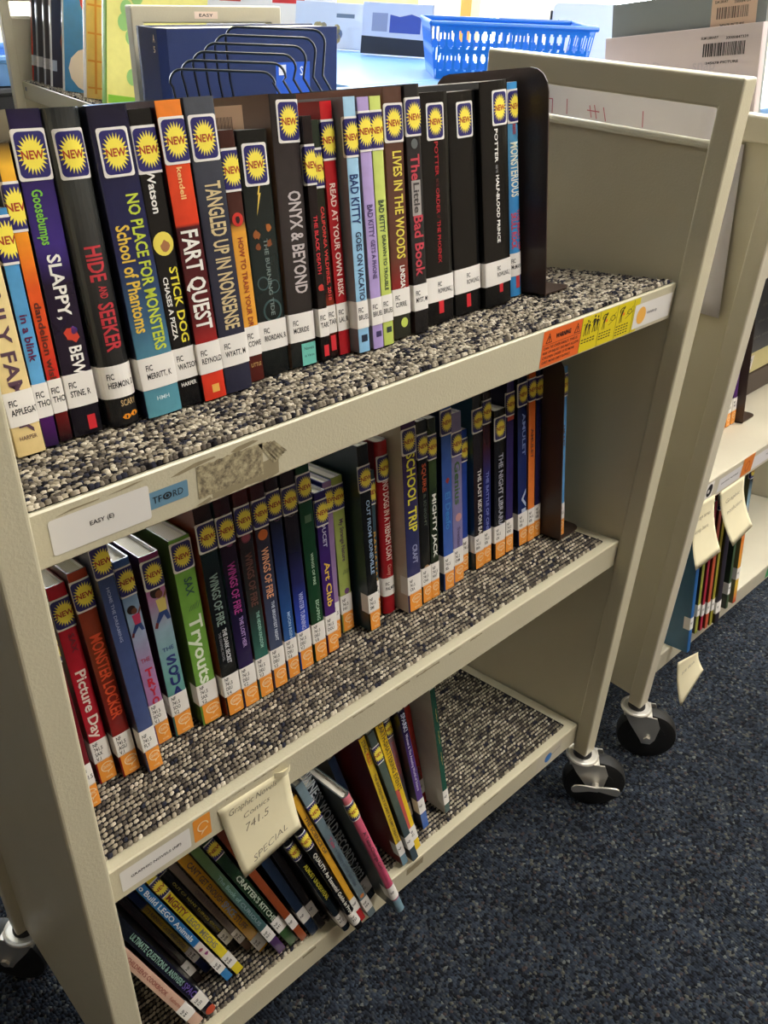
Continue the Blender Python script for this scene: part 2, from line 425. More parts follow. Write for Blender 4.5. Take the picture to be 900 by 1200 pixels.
def make_caster(parent, x, y, ang, brake):
    cr = bpy.data.objects.new('caster', None); COL.objects.link(cr); cr.parent = parent; cr.location = (x, y, -.165)
    cr.rotation_euler = (0, 0, ang); cr.empty_display_size = .03
    tr = .026; R = .049
    bm = bmesh.new()
    cyl(bm, (tr, -.012, R), (tr, .012, R), R*.90, seg=36); cyl(bm, (tr, -.0145, R), (tr, .0145, R), R*.62, seg=30)
    for s in (-1, 1):
        cyl(bm, (tr, s*.012, R), (tr, s*.0135, R), R*.9, R*.8, seg=36)
    # tread
    seg = 40
    prof = [(-.012, R*.9), (-.011, R*.97), (-.006, R), (.006, R), (.011, R*.97), (.012, R*.9)]
    rings = [[bm.verts.new((tr+r*math.cos(2*math.pi*k/seg), yy, R+r*math.sin(2*math.pi*k/seg))) for k in range(seg)] for yy, r in prof]
    for a, c in zip(rings, rings[1:]):
        for k in range(seg): bm.faces.new((a[k], a[(k+1) % seg], c[(k+1) % seg], c[k]))
    link('wheel', bm_mesh('wheel', bm, RUBBER, True), cr)
    bm = bmesh.new()
    for s in (-1, 1):
        y0, y1 = (s*.0165, s*.0185)
        pts = [(-.018, .098), (.034, .098), (tr+.016, .078), (tr+.013, R), (tr+.007, R-.011), (tr-.007, R-.011), (tr-.013, R), (-.008, .080)]
        prism(bm, pts, 1, min(y0, y1), max(y0, y1))
        cyl(bm, (tr, s*.018, R), (tr, s*.022, R), .006, seg=6)
    box(bm, -.020, .026, -.0185, .0185, .096, .099)
    cyl(bm, (0, 0, .0985), (0, 0, .104), .0235, .0215, seg=28)
    tube(bm, [(.0225*math.cos(a), .0225*math.sin(a), .1015) for a in [2*math.pi*i/24 for i in range(25)]], .0034, 8)
    cyl(bm, (0, 0, .103), (0, 0, .111), .010, seg=16)
    link('fork', bm_mesh('fork', bm, CHROME, True), cr)
    bm = bmesh.new(); cyl(bm, (0, 0, .1045), (0, 0, .112), .0145, .013, seg=20)
    link('stem_collar', bm_mesh('stem_collar', bm, RUBBER, True), cr)
    if brake:
        bm = bmesh.new(); pts = []
        up = []; dn = []
        for i in range(25):
            u = -1+2*i/24; wd = .0034+.0042*abs(math.sin(u*math.pi*.62))**1.2
            if abs(u) > .86: wd *= math.sqrt(max(.05, 1-((abs(u)-.86)/.14)**2))
            zc = .004*math.cos(u*math.pi*.5)
            up.append((tr+u*.038, R+.004+zc+wd)); dn.append((tr+u*.038, R+.004+zc-wd))
        prism(bm, up+dn[::-1], 1, -.030, -.0275)
        cyl(bm, (tr, -.0275, R+.006), (tr, -.018, R+.006), .006, seg=14)
        link('brake_lever', bm_mesh('brake_lever', bm, CHROME, True), cr)
    return cr
def bevel(o, wd=.0012, seg=2):
    m = o.modifiers.new('bevel', 'BEVEL'); m.width = wd; m.segments = seg; m.limit_method = 'ANGLE'; m.angle_limit = math.radians(35)
CAST = (2.5, 2.2, -.86, 2.6)
def make_cart(label, mat4, steel, carpet=True, rail=True, group=None, casters=None):
    root = thing('book_cart', label, 'book cart', mat4, group)
    H = Hc if rail else HPc+.012
    for sx in (0, 1):
        xa, xb = ((Wc, Wc+WP) if sx else (-WP, 0))
        bm = bmesh.new(); zb = -.0535
        # one bent rectangular tube: front post, mitred top rail, back post
        prism(bm, [(-Pc, zb), (-Pc, H), (Dc+Pc, H), (Dc+Pc, zb), (Dc, zb), (Dc, H-Pc-.005), (0, H-Pc-.005), (0, zb)], 0, xa, xb)
        o = link('end_frame', bm_mesh('end_frame', bm, steel), root); bevel(o, .0028, 3)
        xi = (Wc+.004 if sx else -.004)
        x0, x1 = (xi, xi+.010) if sx else (xi-.010, xi)
        bm = bmesh.new(); top = HPc
        pts = [(x0, -.045), (x1, -.045), (x1, top-.006)]+[((x0+x1)/2+.0075*math.cos(a), top-.006+.0075*math.sin(a)) for a in [math.pi*k/8 for k in range(9)]]+[(x0, top-.006)]
        prism(bm, pts, 1, 0.0002, Dc-.0002)
        link('end_panel', bm_mesh('end_panel', bm, steel, True), root)
        for y in (-Pc/2, Dc+Pc/2):
            make_caster(root, (xa+xb)/2, y, CAST[sx*2+(y > 0)] if casters is None else casters[sx*2+(y > 0)], y < 0 and sx == 1)
    for k, z in enumerate(ZS):
        c, s = math.cos(SL), math.sin(SL)
        bm = bmesh.new()
        yb, zb = (Dc-.006)*1.0, z-(Dc-.006)*math.tan(SL)
        up = .10 if k < 2 else .02
        sheet(bm, [(.014, z-.0385), (.0008, z-.0405), (0, z-.0395), (0, z-.0012), (.0012, z), (yb-up*s*0, zb), (yb, zb+up)], .0004, Wc-.0004)
        o = link('shelf', bm_mesh('shelf', bm, steel), root); bevel(o, .0016, 3)
        if carpet:
            m = carpet_mesh('top' if k == 0 else 'low', .002 if k == 0 else .002, Wc-(.004 if k == 0 else .018), (.004, .0135)[k > 0], Dc-.012, knit=k > 0, px=.0038 if k == 0 else .0046, pd=.0036 if k == 0 else .0058, size=1.15 if k == 0 else 1.05, jit=.0012 if k == 0 else .0005, runs=(1, 1, 1, 2) if k == 0 else (1, 1, 1, 1, 2), dark=.85)
            cp = link('shelf_carpet', m, o); cp.location = (0, 0, z); cp.rotation_euler = (-SL, 0, 0); cp['kind'] = 'stuff'
    return root

# key: (label, cover print from foot to head, side colour, spine texts, extras)
SPEC = {
 't_tan': ('thick cream book partly cut off by the left post, first on the top shelf', [(0, (226, 200, 140)), (1, (240, 222, 165))], (215, 190, 135), [('THE ONE AND ONLY FAMILY', -0.12, 0.93, 0.02, 0.5, (88, 62, 78))], {'st': 0.012, 'call': ['FIC', 'APPLEGATE,'], 'hor': [('HARPER', 0.011, 0.6, 0.0028, (120, 90, 80))]}),
 't_blink': ('thin sky-blue book with small handwritten-style title, second on the top shelf', [(0, (40, 22, 62)), (0.2, (90, 30, 110)), (0.24, (96, 166, 218)), (1, (70, 140, 190))], (20, 20, 30), [('in a blink', 0.42, 0.62, 0, 0.55, (90, 25, 70))], {'st': 0.004, 'call': ['FIC', 'THORP']}),
 't_wish': ('thin yellow-orange to red book with a black base, third on the top shelf', [(0, (20, 12, 18)), (0.17, (120, 20, 20)), (0.22, (195, 35, 35)), (0.55, (225, 90, 35)), (0.8, (245, 170, 40)), (0.93, (240, 185, 60)), (1, (40, 35, 30))], (25, 18, 18), [('dandelion wish', 0.5, 0.78, 0, 0.5, (90, 35, 20))], {'st': 0.022, 'call': ['FIC', 'THORP']}),
 't_slappy': ('dark purple book with white scratchy capitals and a red face picture, near the left post', [(0, (14, 12, 20)), (0.25, (26, 16, 38)), (0.5, (30, 18, 44)), (0.62, (58, 40, 120)), (0.8, (48, 34, 96)), (1, (28, 22, 52))], (20, 16, 30), [('SLAPPY,', 0.41, 0.61, 0, 0.44, (235, 232, 225)), ('BEWARE!', 0.7, 0.885, 0.1, 0.44, (235, 232, 225)), ('Goosebumps', 0.22, 0.38, -0.1, 0.34, (120, 190, 60))], {'st': 0.011, 'call': ['FIC', 'STINE, R'], 'shapes': [('blob', 0.66, 0.08, 0.26, (200, 60, 40)), ('blob', 0.65, 0.16, 0.13, (60, 60, 150)), ('rect', 0.935, 0.985, 0.02, 0.3, (205, 40, 50))]}),
 't_hide': ('grey-black rounded book with red HIDE AND SEEKER lettering and a cat-eye panel at its foot', [(0, (22, 22, 24)), (0.5, (46, 46, 46)), (0.85, (66, 68, 66)), (1, (50, 52, 52))], (30, 30, 32), [('HIDE', 0.4, 0.51, 0, 0.5, (190, 50, 60)), ('AND', 0.525, 0.565, 0.05, 0.25, (190, 50, 60)), ('SEEKER', 0.58, 0.74, 0.05, 0.5, (190, 50, 60))], {'st': 0.012, 'round': 0.42, 'call': ['FIC', 'HERMON, D'], 'shapes': [('rect', 0.91, 0.995, -0.12, 0.42, (15, 13, 13)), ('eye', 0.97, 0.0, 0.11, (225, 140, 30)), ('eye', 0.965, 0.26, 0.11, (225, 140, 30))], 'hor': [('SCARY', 0.0145, 0.5, 0.0045, (200, 170, 120), 0.14)]}),
 't_noplace': ('book with yellow-green NO PLACE FOR MONSTERS School of Phantoms lettering shading navy to teal', [(0, (90, 150, 165)), (0.18, (80, 135, 155)), (0.35, (54, 88, 120)), (0.55, (34, 38, 82)), (1, (24, 22, 44))], (30, 30, 50), [('NO PLACE FOR MONSTERS', 0.26, 0.77, 0.2, 0.34, (190, 205, 60)), ('School of Phantoms', 0.35, 0.7, -0.2, 0.36, (225, 190, 70))], {'st': 0.013, 'call': ['FIC', 'MERRITT, K'], 'hor': [('HMH', 0.012, 0.35, 0.003, (200, 225, 230))]}),
 't_stick': ('black book with a yellow title and a round yellow badge on the top shelf', [(0, (16, 16, 18)), (1, (18, 18, 20))], (20, 18, 20), [('Watson', 0.18, 0.32, -0.05, 0.35, (235, 232, 225)), ('STICK DOG', 0.5, 0.765, 0.2, 0.38, (230, 215, 60)), ('CHASES A PIZZA', 0.53, 0.75, -0.22, 0.22, (235, 232, 225))], {'st': 0.01, 'call': ['FIC', 'WATSON,'], 'shapes': [('disc', 0.42, -0.02, 0.44, (235, 215, 90)), ('blob', 0.43, 0.05, 0.22, (165, 110, 70))], 'hor': [('HARPER', 0.0155, 0.7, 0.003, (235, 232, 225))]}),
 't_fart': ('orange-red and maroon book with white FART QUEST lettering', [(0, (205, 55, 35)), (0.1, (215, 60, 40)), (0.2, (160, 35, 35)), (0.3, (86, 24, 28)), (0.6, (70, 22, 28)), (0.61, (70, 22, 28)), (0.62, (215, 62, 35)), (0.9, (225, 80, 40)), (0.93, (236, 130, 50)), (1, (238, 135, 52))], (60, 20, 25), [('kendell', 0.2, 0.3, 0, 0.22, (240, 190, 120)), ('FART QUEST', 0.4, 0.74, 0, 0.72, (235, 232, 225))], {'st': 0.01, 'call': ['FIC', 'REYNOLDS,'], 'shapes': [('rect', 0.945, 0.975, -0.12, 0.2, (225, 170, 80))]}),
 't_tangled': ('glossy slate-blue book with pale gold TANGLED UP IN NONSENSE lettering', [(0, (44, 44, 62)), (0.6, (46, 48, 64)), (1, (78, 82, 90))], (50, 50, 56), [('TANGLED UP IN NONSENSE', 0.26, 0.765, 0.05, 0.56, (205, 185, 140))], {'st': 0.011, 'call': ['FIC', 'WYATT, M'], 'hor': []}),
 't_train': ('short brown book with a golden-yellow panel and red oval, beside the slate-blue book', [(0, (80, 30, 25)), (0.12, (80, 30, 25)), (0.16, (226, 160, 60)), (0.62, (226, 160, 60)), (0.66, (70, 35, 30)), (1, (60, 30, 26))], (50, 26, 22), [('HOW TO TRAIN YOUR DRAGON', 0.4, 0.85, 0, 0.36, (150, 60, 30))], {'st': 0.012, 'call': ['FIC', 'COWELL,'], 'shapes': [('disc', 0.33, 0, 0.36, (205, 50, 40)), ('blob', 0.33, 0, 0.18, (50, 20, 20))], 'hor': [('LITTLE', 0.012, 0.7, 0.003, (190, 150, 90))]}),
 't_riordan': ('short thick near-black book with a faint green wave pattern and orange towers', [(0, (14, 16, 18)), (0.3, (22, 32, 32)), (0.5, (26, 38, 38)), (1, (16, 18, 18))], (14, 14, 14), [('THE BURNING TIDE', 0.42, 0.74, 0.05, 0.15, (112, 126, 122))], {'st': 0.009, 'call': ['FIC', 'RIORDAN, R'], 'shapes': [('bolt', 0.25, 0.0, 0.2, (225, 190, 80)), ('blob', 0.4, -0.22, 0.12, (150, 84, 34)), ('blob', 0.45, -0.2, 0.1, (130, 70, 34)), ('blob', 0.38, 0.2, 0.12, (160, 90, 34)), ('blob', 0.44, 0.18, 0.11, (130, 70, 34)), ('ring', 0.6, -0.18, 0.2, (60, 84, 84)), ('ring', 0.62, 0.2, 0.2, (60, 84, 84)), ('ring', 0.72, 0.05, 0.34, (52, 76, 76))]}),
 't_onyx': ('dark brown book with silver ONYX & BEYOND lettering and a teal sticker at its foot', [(0, (20, 28, 28)), (0.2, (40, 36, 36)), (0.6, (56, 50, 50)), (0.9, (44, 38, 40)), (1, (40, 36, 36))], (112, 84, 62), [('ONYX & BEYOND', 0.33, 0.71, 0.1, 0.5, (190, 180, 180))], {'st': 0.004, 'so': 0.003, 'call': ['FIC', 'MCBRIDE'], 'shapes': [('rect', 0.91, 1, -0.1, 0.5, (110, 190, 175))], 'hor': [('Novels', 0.013, 0.4, 0.0025, (40, 80, 80), 0.2), ('in Verse', 0.007, 0.4, 0.0022, (40, 80, 80), 0.2)], 'barcode': 1}),
 't_death': ('very thin black book with a tiny red title, left of the pair with overlapping stickers', [(0, (14, 10, 12)), (1, (26, 16, 20))], (20, 14, 16), [('THE BLACK DEATH', 0.38, 0.62, 0, 0.42, (215, 50, 60))], {'st': 0.02, 'call': ['FIC', 'TARS'], 'shapes': [('blob', 0.68, 0, 0.34, (190, 50, 45)), ('rect', 0.93, 0.98, -0.2, 0.35, (215, 45, 55))]}),
 't_wild': ('very thin black book with tiny red title, right of the pair with overlapping stickers', [(0, (14, 10, 12)), (0.25, (120, 40, 20)), (0.3, (36, 18, 18)), (0.8, (30, 38, 24)), (1, (40, 50, 40))], (20, 14, 16), [('CALIFORNIA WILDFIRES, 2018', 0.34, 0.74, 0, 0.4, (220, 60, 60))], {'st': 0.02, 'call': ['FIC', 'TARS'], 'shapes': [('rect', 0.9, 0.97, -0.35, 0.25, (215, 45, 55))]}),
 't_risk': ('red book with thin white READ AT YOUR OWN RISK lettering', [(0, (170, 30, 38)), (0.5, (160, 26, 34)), (1, (190, 34, 40))], (150, 26, 30), [('READ AT YOUR OWN RISK', 0.3, 0.75, 0, 0.48, (230, 200, 190))], {'st': 0.013, 'call': ['FIC', 'LAI, R'], 'shapes': []}),
 't_vac': ('light blue book with navy lettering GOES ON VACATION on the top shelf', [(0, (140, 190, 225)), (1, (165, 205, 230))], (120, 124, 126), [('BAD KITTY', 0.28, 0.47, -0.02, 0.72, (30, 55, 110)), ('GOES ON VACATION', 0.5, 0.8, 0.05, 0.5, (25, 35, 70))], {'st': 0.014, 'call': ['FIC', 'BRUEL,'], 'shapes': [('rect', 0.925, 0.955, -0.25, 0.3, (30, 40, 60))]}),
 't_phone': ('lilac book with dark lettering GETS A PHONE on the top shelf', [(0, (170, 150, 205)), (1, (180, 160, 210))], (150, 140, 160), [('BAD KITTY', 0.4, 0.53, -0.02, 0.5, (75, 60, 105)), ('GETS A PHONE', 0.54, 0.7, 0.05, 0.4, (75, 60, 105))], {'st': 0.01, 'call': ['FIC', 'BRUEL,'], 'shapes': [('rect', 0.925, 0.95, -0.2, 0.3, (60, 50, 90))]}),
 't_trouble': ('yellow-green book with dark lettering DRAWN TO TROUBLE on the top shelf', [(0, (190, 205, 100)), (1, (205, 218, 120))], (150, 160, 90), [('BAD KITTY', 0.39, 0.52, -0.02, 0.5, (35, 60, 60)), ('DRAWN TO TROUBLE', 0.53, 0.76, 0.05, 0.36, (40, 60, 50))], {'st': 0.01, 'call': ['FIC', 'BRUEL,'], 'shapes': [('rect', 0.92, 0.945, -0.2, 0.3, (50, 60, 60))]}),
 't_woods': ('brown book with condensed yellow LIVES IN THE WOODS lettering', [(0, (44, 44, 34)), (0.18, (50, 50, 40)), (0.2, (140, 30, 34)), (0.35, (96, 58, 46)), (1, (90, 64, 54))], (120, 70, 52), [('LIVES IN THE WOODS', 0.235, 0.66, 0.08, 0.5, (225, 205, 80)), ('LINDSAY', 0.69, 0.8, 0.1, 0.28, (235, 232, 225))], {'st': 0.012, 'call': ['FIC', 'CURRIE,'], 'shapes': [('disc', 0.935, 0.1, 0.2, (190, 205, 90))]}),
 't_badbook': ('dark grey book with red The Little Bad Book lettering', [(0, (22, 20, 22)), (0.5, (44, 42, 44)), (1, (40, 38, 40))], (24, 22, 24), [('The', 0.26, 0.36, 0, 0.62, (190, 60, 75)), ('Little', 0.37, 0.49, 0, 0.42, (60, 55, 55)), ('Bad Book', 0.5, 0.75, 0.05, 0.66, (190, 60, 75))], {'st': 0.01, 'call': ['FIC', 'MYST, M'], 'shapes': [('rect0', 0.36, 0.5, -0.32, 0.3, (165, 160, 155)), ('disc', 0.22, 0, 0.22, (90, 95, 95))]}),
 't_phoenix': ('thick black book with small red lettering, leftmost of three thick black books', [(0, (14, 13, 14)), (1, (16, 15, 16))], (12, 12, 12), [('HARRY POTTER', 0.06, 0.34, 0, 0.13, (170, 30, 40)), ('AND THE', 0.35, 0.385, 0, 0.1, (90, 20, 25)), ('ORDER', 0.39, 0.5, 0, 0.13, (170, 30, 40)), ('OF', 0.505, 0.52, 0, 0.1, (90, 20, 25)), ('THE PHOENIX', 0.53, 0.72, 0, 0.13, (170, 30, 40))], {'st': 0.0085, 'call': ['FIC', 'ROWLING, J'], 'co': -0.12, 'shapes': [('rect', 0.885, 0.955, -0.1, 0.08, (205, 40, 50))]}),
 't_black': ('thick plain black book with no readable title, between two other thick black books', [(0, (13, 13, 14)), (1, (15, 15, 16))], (11, 11, 11), [], {'st': 0.0085, 'call': ['FIC', 'ROWLING, J'], 'co': -0.08, 'so': 0.002, 'shapes': [('rect', 0.905, 0.97, -0.1, 0.06, (205, 40, 50))]}),
 't_half': ('thick black book with small white lettering, rightmost of three thick black books', [(0, (13, 13, 14)), (1, (15, 15, 16))], (11, 11, 11), [('HARRY POTTER', 0.06, 0.34, 0.0, 0.12, (235, 232, 225)), ('AND THE', 0.35, 0.385, 0, 0.09, (130, 130, 130)), ('HALF-BLOOD PRINCE', 0.395, 0.7, 0.02, 0.12, (235, 232, 225))], {'st': 0.008, 'so': 0.006, 'call': ['FIC', 'ROWLING, J'], 'co': -0.08, 'shapes': [('rect', 0.89, 0.94, 0.0, 0.14, (205, 40, 50))]}),
 't_monst': ('bright blue book with jagged white lettering, against the dark bookend on the top shelf', [(0, (60, 140, 200)), (0.5, (60, 135, 195)), (0.75, (85, 150, 190)), (1, (70, 150, 210))], (40, 60, 80), [('McMANN', 0.18, 0.225, 0, 0.26, (170, 60, 60)), ('MONSTERIOUS', 0.26, 0.51, 0.0, 0.55, (225, 230, 210)), ('THE BEAST OF', 0.57, 0.77, 0.22, 0.3, (200, 50, 60)), ('SKULL ROCK', 0.585, 0.76, -0.15, 0.34, (200, 50, 60))], {'st': 0.006, 'so': 0.002, 'round': 0.4, 'call': ['FIC', 'McMANN,'], 'shapes': [('rect', 0.89, 0.96, -0.1, 0.2, (190, 60, 60))]}),
 'm_hidden': ('book almost hidden by the left post, only its orange sticker showing, on the middle shelf', [(0, (100, 20, 30)), (1, (110, 22, 30))], (80, 18, 24), [], {'st': 0.01, 'call': ['NF', '741.5'], 'gn': 1, 'rd': 0.009}),
 'm_picture': ('red book with white Picture Day lettering, on the middle shelf beside the left post', [(0, (175, 30, 45)), (1, (180, 34, 46))], (110, 20, 30), [('SAX', 0.23, 0.32, 0.1, 0.34, (110, 25, 35)), ('Picture Day', 0.41, 0.76, 0.05, 0.6, (235, 215, 205))], {'st': 0.012, 'call': ['NF', '741.5', 'SAX', 'V.1'], 'gn': 1}),
 'm_locker': ('red-brown book with orange MONSTER LOCKER lettering', [(0, (160, 30, 30)), (0.3, (120, 30, 28)), (0.6, (110, 50, 30)), (1, (160, 60, 35))], (70, 20, 20), [('MONSTER LOCKER', 0.29, 0.7, 0.05, 0.66, (215, 75, 35))], {'st': 0.008, 'call': ['NF', '741.5', 'AGU', 'V.1'], 'gn': 1}),
 'm_flying': ('tall plain slate-blue book standing slightly forward on the middle shelf', [(0, (66, 80, 125)), (1, (62, 76, 120))], (50, 50, 70), [('HOME THE DREAMING', 0.2, 0.42, -0.05, 0.2, (140, 150, 190))], {'st': 0.01, 'call': ['NF', '741.5', 'FLY'], 'gn': 1}),
 'm_tryout': ('pale blue and lilac book with red THE TRYOUT lettering, half behind the slate-blue book', [(0, (160, 110, 160)), (0.4, (170, 125, 170)), (0.7, (160, 190, 215)), (1, (60, 95, 165))], (45, 65, 110), [('|TRYOU', 0.56, 0.83, 0.05, 0.5, (190, 35, 60))], {'st': 0.007, 'call': ['NF', '741.5', 'SOO', 'V.1'], 'gn': 1, 'hor': [('THE', 0.094, 0.6, 0.0045, (170, 40, 70))], 'shapes': [('figure', 0.33, 0.05, 0.5, (205, 60, 100))]}),
 'm_squad': ('teal and lilac book with navy THE SQUAD lettering', [(0, (70, 120, 110)), (0.35, (110, 165, 160)), (0.6, (150, 180, 195)), (0.8, (180, 120, 165)), (1, (130, 40, 90))], (70, 18, 45), [('|SQUA', 0.53, 0.77, 0.05, 0.55, (35, 45, 110))], {'st': 0.005, 'call': ['NF', '741.5', 'SOO', 'V.2'], 'gn': 1, 'hor': [('THE', 0.096, 0.6, 0.0042, (35, 60, 120))], 'shapes': [('figure', 0.3, 0.1, 0.5, (220, 200, 110))]}),
 'm_sax': ('bright green book with white Tryouts lettering on the middle shelf', [(0, (112, 160, 66)), (1, (120, 170, 72))], (75, 105, 50), [('SAX', 0.2, 0.29, 0.05, 0.4, (40, 80, 70)), ('Tryouts', 0.4, 0.77, 0.05, 0.66, (225, 235, 210))], {'st': 0.003, 'call': ['NF', '741.5', 'SAX', 'V.2'], 'gn': 1, 'shapes': [('grass', 0.35, 0.05, 0.3, (40, 90, 45)), ('grass', 0.815, 0.2, 0.25, (35, 80, 45))]}),
 'm_w1': ('black tall thin book with silver lettering THE DARK SECRET, beside the bright green book', [(0, (12, 12, 14)), (0.7, (16, 22, 24)), (0.8, (20, 40, 42)), (1, (46, 14, 14))], (112, 48, 24), [('WINGS OF FIRE', 0.31, 0.55, 0, 0.5, (130, 150, 140)), ('THE DARK SECRET', 0.57, 0.74, 0.1, 0.26, (200, 200, 205)), ('THE GRAPHIC NOVEL', 0.58, 0.72, -0.2, 0.16, (120, 120, 125))], {'st': 0.018, 'call': ['NF', '741.5', 'DEU', 'V.4'], 'gn': 1}),
 'm_w2': ('dark indigo book with magenta lettering THE LOST HEIR', [(0, (40, 30, 84)), (0.3, (34, 22, 62)), (0.6, (20, 14, 34)), (0.85, (40, 16, 34)), (1, (50, 14, 20))], (28, 70, 70), [('WINGS OF FIRE', 0.29, 0.53, 0, 0.5, (165, 55, 130)), ('THE LOST HEIR', 0.55, 0.7, 0.1, 0.26, (170, 140, 200))], {'st': 0.018, 'call': ['NF', '741.5', 'DEU', 'V.2'], 'gn': 1, 'shapes': [('disc', 0.2, 0.1, 0.26, (110, 30, 80))]}),
 'm_w3': ('dark book shading to green at the foot, with dull bronze lettering, on the middle shelf', [(0, (50, 110, 98)), (0.2, (46, 98, 88)), (0.45, (40, 44, 42)), (0.8, (36, 24, 28)), (1, (80, 16, 24))], (90, 24, 26), [('WINGS OF FIRE', 0.29, 0.54, 0, 0.5, (100, 60, 50)), ('THE HIDDEN KINGDOM', 0.57, 0.75, 0.1, 0.24, (150, 200, 185))], {'st': 0.018, 'call': ['NF', '741.5', 'DEU', 'V.3'], 'gn': 1, 'shapes': [('disc', 0.22, 0.0, 0.34, (140, 60, 80)), ('ring', 0.22, 0.0, 0.34, (60, 20, 30))]}),
 'm_w4': ('slate-blue book with pale orange lettering THE BRIGHTEST NIGHT', [(0, (66, 80, 110)), (0.4, (60, 66, 90)), (0.7, (44, 44, 58)), (1, (64, 16, 24))], (130, 50, 30), [('WINGS OF FIRE', 0.3, 0.54, 0.0, 0.52, (225, 160, 120)), ('THE BRIGHTEST NIGHT', 0.56, 0.76, 0.1, 0.24, (190, 200, 220))], {'st': 0.018, 'call': ['NF', '741.5', 'DEU', 'V.5'], 'gn': 1, 'shapes': [('disc', 0.24, 0.0, 0.34, (190, 95, 35))]}),
 'm_w5': ('blue book with a black upper half and thin ring mark, left of the royal-blue one', [(0, (50, 100, 165)), (0.3, (40, 80, 140)), (0.6, (30, 44, 90)), (0.8, (24, 22, 36)), (1, (50, 14, 26))], (16, 16, 22), [('MOON RISING', 0.66, 0.81, 0.1, 0.26, (150, 185, 220))], {'st': 0.018, 'call': ['NF', '741.5', 'DEU', 'V.6'], 'gn': 1, 'shapes': [('ring', 0.2, 0.1, 0.3, (90, 50, 60))]}),
 'm_w6': ('royal-blue book with a black upper half and white WINTER TURNING lettering', [(0, (40, 84, 190)), (0.28, (44, 70, 175)), (0.45, (34, 36, 90)), (0.65, (18, 16, 26)), (1, (40, 14, 24))], (16, 14, 20), [('WINTER TURNING', 0.6, 0.79, 0.05, 0.34, (170, 180, 230))], {'st': 0.019, 'call': ['NF', '741.5', 'DEU', 'V.7'], 'gn': 1, 'shapes': [('ring', 0.2, 0.0, 0.36, (70, 60, 66))]}),
 'm_forest': ('plain forest-green tall book beside the royal-blue one on the middle shelf', [(0, (22, 58, 34)), (1, (24, 66, 40))], (12, 20, 16), [('WINGS OF FIRE', 0.44, 0.6, 0.05, 0.2, (170, 200, 170)), ('ESCAPING PERIL', 0.68, 0.85, 0.1, 0.26, (150, 190, 160))], {'st': 0.014, 'call': ['NF', '741.5', 'DEU', 'V.8'], 'gn': 1, 'shapes': [('rect', 0.255, 0.29, -0.2, 0.3, (70, 100, 70))]}),
 'm_artclub': ('short dark purple book with yellow Art Club lettering', [(0, (140, 60, 60)), (0.08, (84, 40, 90)), (0.3, (70, 34, 110)), (1, (46, 34, 100))], (50, 40, 100), [('DOUCET', 0.14, 0.33, 0.05, 0.34, (190, 185, 220)), ('Art Club', 0.42, 0.7, 0.05, 0.5, (230, 190, 70))], {'st': 0.008, 'call': ['NF', '741.5', 'DOU'], 'gn': 1}),
 'm_purple': ('pale lilac book only partly seen behind the short dark purple book', [(0, (150, 120, 165)), (1, (160, 130, 175))], (30, 45, 110), [], {'st': 0.006, 'call': ['NF', '741.5'], 'gn': 1}),
 'm_green': ('pale olive-green book with small purple title and leaf sketches, beside a wide dark teal cover', [(0, (160, 175, 90)), (1, (168, 182, 100))], (110, 118, 70), [('My Strange Nature', 0.26, 0.53, 0.1, 0.34, (80, 50, 80))], {'st': 0.008, 'call': ['NF', '741.5', 'FAV'], 'gn': 1, 'shapes': [('grass', 0.6, 0.1, 0.3, (70, 90, 50)), ('disc', 0.73, 0.1, 0.22, (110, 70, 120))]}),
 'm_bone': ('black-spined book with a wide dark teal cover side and pale blue lettering', [(0, (12, 14, 16)), (1, (14, 16, 18))], (26, 48, 56), [('OUT FROM BONEVILLE', 0.28, 0.68, 0.1, 0.34, (150, 175, 205)), ('SMITH', 0.8, 0.87, 0.1, 0.3, (200, 150, 60))], {'st': 0.022, 'call': ['NF', '741.5', 'SMI'], 'gn': 1}),
 'm_banana': ('very thin grey-blue book with yellow lettering squeezed between a black and a red book', [(0, (60, 80, 90)), (1, (55, 78, 90))], (30, 40, 46), [('BANANAS', 0.4, 0.75, 0, 0.5, (200, 150, 60))], {'st': 0.01, 'call': ['NF', '741.5'], 'gn': 1}),
 'm_dogs': ('red book with white DOGS IN A TRENCH COAT lettering on the middle shelf', [(0, (150, 26, 34)), (1, (160, 30, 36))], (110, 20, 26), [('NO DOGS IN A TRENCH COAT', 0.22, 0.68, 0.05, 0.5, (225, 200, 190)), ('Casey Lyall', 0.7, 0.82, 0, 0.3, (190, 120, 110))], {'st': 0.016, 'call': ['FIC', 'PALMER'], 'gn': 0, 'round': 0.35}),
 'm_school': ('navy book with large yellow SCHOOL TRIP lettering and a pale grey-beige cover side', [(0, (52, 50, 92)), (0.4, (42, 46, 88)), (0.8, (60, 40, 84)), (1, (70, 40, 80))], (205, 194, 174), [('SCHOOL TRIP', 0.17, 0.57, 0.05, 0.62, (225, 215, 60)), ('CRAFT', 0.64, 0.74, 0.1, 0.36, (150, 155, 190))], {'st': 0.012, 'call': ['NF', '741.5', 'CRA'], 'gn': 1}),
 'm_squire': ('black book with orange-red SQUIRE lettering', [(0, (14, 14, 12)), (1, (20, 20, 18))], (30, 30, 30), [('SQUIRE', 0.22, 0.37, 0.05, 0.42, (190, 80, 40)), ('& KNIGHT', 0.38, 0.56, 0.05, 0.3, (70, 80, 70))], {'st': 0.014, 'call': ['NF', '741.5', 'CHA'], 'gn': 1, 'shapes': [('disc', 0.8, 0.05, 0.3, (165, 130, 90))]}),
 'm_jack': ('black and green book with white capitals, right of the one reading SQUIRE', [(0, (16, 22, 14)), (0.6, (30, 44, 22)), (0.75, (60, 80, 40)), (1, (20, 30, 16))], (18, 22, 14), [('MIGHTY JACK', 0.4, 0.76, 0.05, 0.5, (235, 232, 225))], {'st': 0.018, 'call': ['NF', '741.5', 'HAT'], 'gn': 1}),
